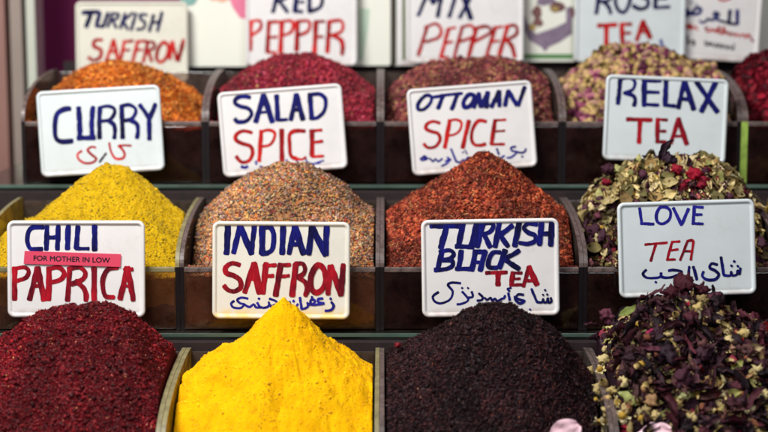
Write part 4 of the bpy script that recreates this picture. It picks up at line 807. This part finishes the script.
# ------------------------------------------------------------------ shelves and risers
for r_, lab in ((1, 'glass shelf under the top row of bins, its pale edge grey at the left'), (2, 'glass shelf under the middle row of bins, with a pale green edge'), (3, 'glass shelf under the front row of bins')):
    q_ = ROWS[r_]; x0, x1 = -.46, .66; y0 = q_['Y']-.0135
    sh = empty('glass_shelf', ((x0+x1)/2, q_['Y']+.09, q_['z']-.0040)); tag(sh, lab, 'shelf', 'glass shelves of the stand')
    rbox('pane', x0-sh.location.x, x1-sh.location.x, y0+.0015-sh.location.y, .112, 0, .0036, M['glass'], sh)
    rbox('front_edge', x0-sh.location.x, x1-sh.location.x, y0-.0006-sh.location.y, y0+.0012-sh.location.y, .0, .0037, M['shelf_edge'], sh, .0004)
st = empty('display_stand', (.1, 1.5, -.62)); tag(st, 'dark brown stepped stand boards behind and under the bins', 'display stand')
def sb(n_, *a): 
    x0, x1, y0, y1, z0, z1, m_ = a; rbox(n_, x0-.1, x1-.1, y0-1.5, y1-1.5, z0+.62, z1+.62, M[m_], st)
sb('riser', -.45, .65, 1.676, 1.690, -.3225, -.2095, 'wood_shaded')
sb('riser', -.45, .65, 1.4615, 1.472, -.4435, -.3305, 'wood_shaded')
sb('riser', -.45, .65, 1.262, 1.276, -.62, -.452, 'wood_shaded')
sb('shelf_board', -.45, .65, 1.692, 1.98, -.222, -.2095, 'wood_shaded')
sb('shelf_board', -.45, .65, 1.474, 1.675, -.343, -.331, 'wood_shaded')
sb('shelf_board', -.45, .65, 1.278, 1.4605, -.464, -.4525, 'wood_shaded')
sb('back_board', -.408, .65, 1.955, 1.975, -.2085, -.0775, 'wood_shaded')

# wall and metal post at the left
V, F = box_vf(-1.2, 1.6, 2.25, 2.30, -1.0, .8); w_ = mesh('wall', V, F, M['magenta']); w_['kind'] = 'structure'; w_['label'] = 'dark magenta wall behind the stand'
ps = empty('metal_post', (-.47, 2.03, -.62)); tag(ps, 'vertical metal post with pinkish, grey and pale green bands at the left edge', 'post')
def pb(n_, p0, p1, yo, m_):
    a = at(p0, 100, 2.0).x; b = at(p1, 100, 2.0).x; rbox(n_, a+.47, b+.47, yo, yo+.05, 0, 1.2, M[m_], ps, .0015)
pb('trim', -50, 7.5, -.03, 'alu_pink'); pb('groove', 7.7, 11.5, -.015, 'wood'); pb('profile', 11.7, 24, -.028, 'alu'); pb('groove', 24.2, 28, -.015, 'gap'); pb('pale_strip', 28.2, 37.5, -.03, 'alu_light')

# ------------------------------------------------------------------ light: shop lamps above and in front, dim surroundings
Wd = bpy.data.worlds.new('World'); SC.world = Wd; Wd.use_nodes = True
bg = Wd.node_tree.nodes['Background']; bg.inputs[0].default_value = (.75, .62, .78, 1); bg.inputs[1].default_value = .055
def area(name, loc, tgt, sx, sy, e, col):
    l = bpy.data.lights.new(name, 'AREA'); l.shape = 'RECTANGLE'; l.size = sx; l.size_y = sy; l.energy = e; l.color = col
    o = bpy.data.objects.new(name, l); link(o); o.location = loc; o.rotation_euler = (Vector(tgt)-Vector(loc)).to_track_quat('-Z', 'Y').to_euler()
area('shop_lamp', (-.55, .95, .75), (0, 1.55, -.2), .55, .25, 22.5, (1, .98, .96))
area('shop_lamp', (.5, .2, .9), (.1, 1.5, -.2), .6, .6, 9, (.95, .96, 1))
area('shop_lamp', (-.7, .1, .4), (0, 1.5, -.2),  .6, .6, 3, (1, .92, .9))

SC.view_settings.view_transform = 'Standard'; SC.view_settings.look = 'None'; SC.view_settings.exposure = 0; SC.view_settings.gamma = 1
SC.render.engine = 'CYCLES'; SC.cycles.use_denoising = True; SC.cycles.max_bounces = 8; SC.cycles.transparent_max_bounces = 24
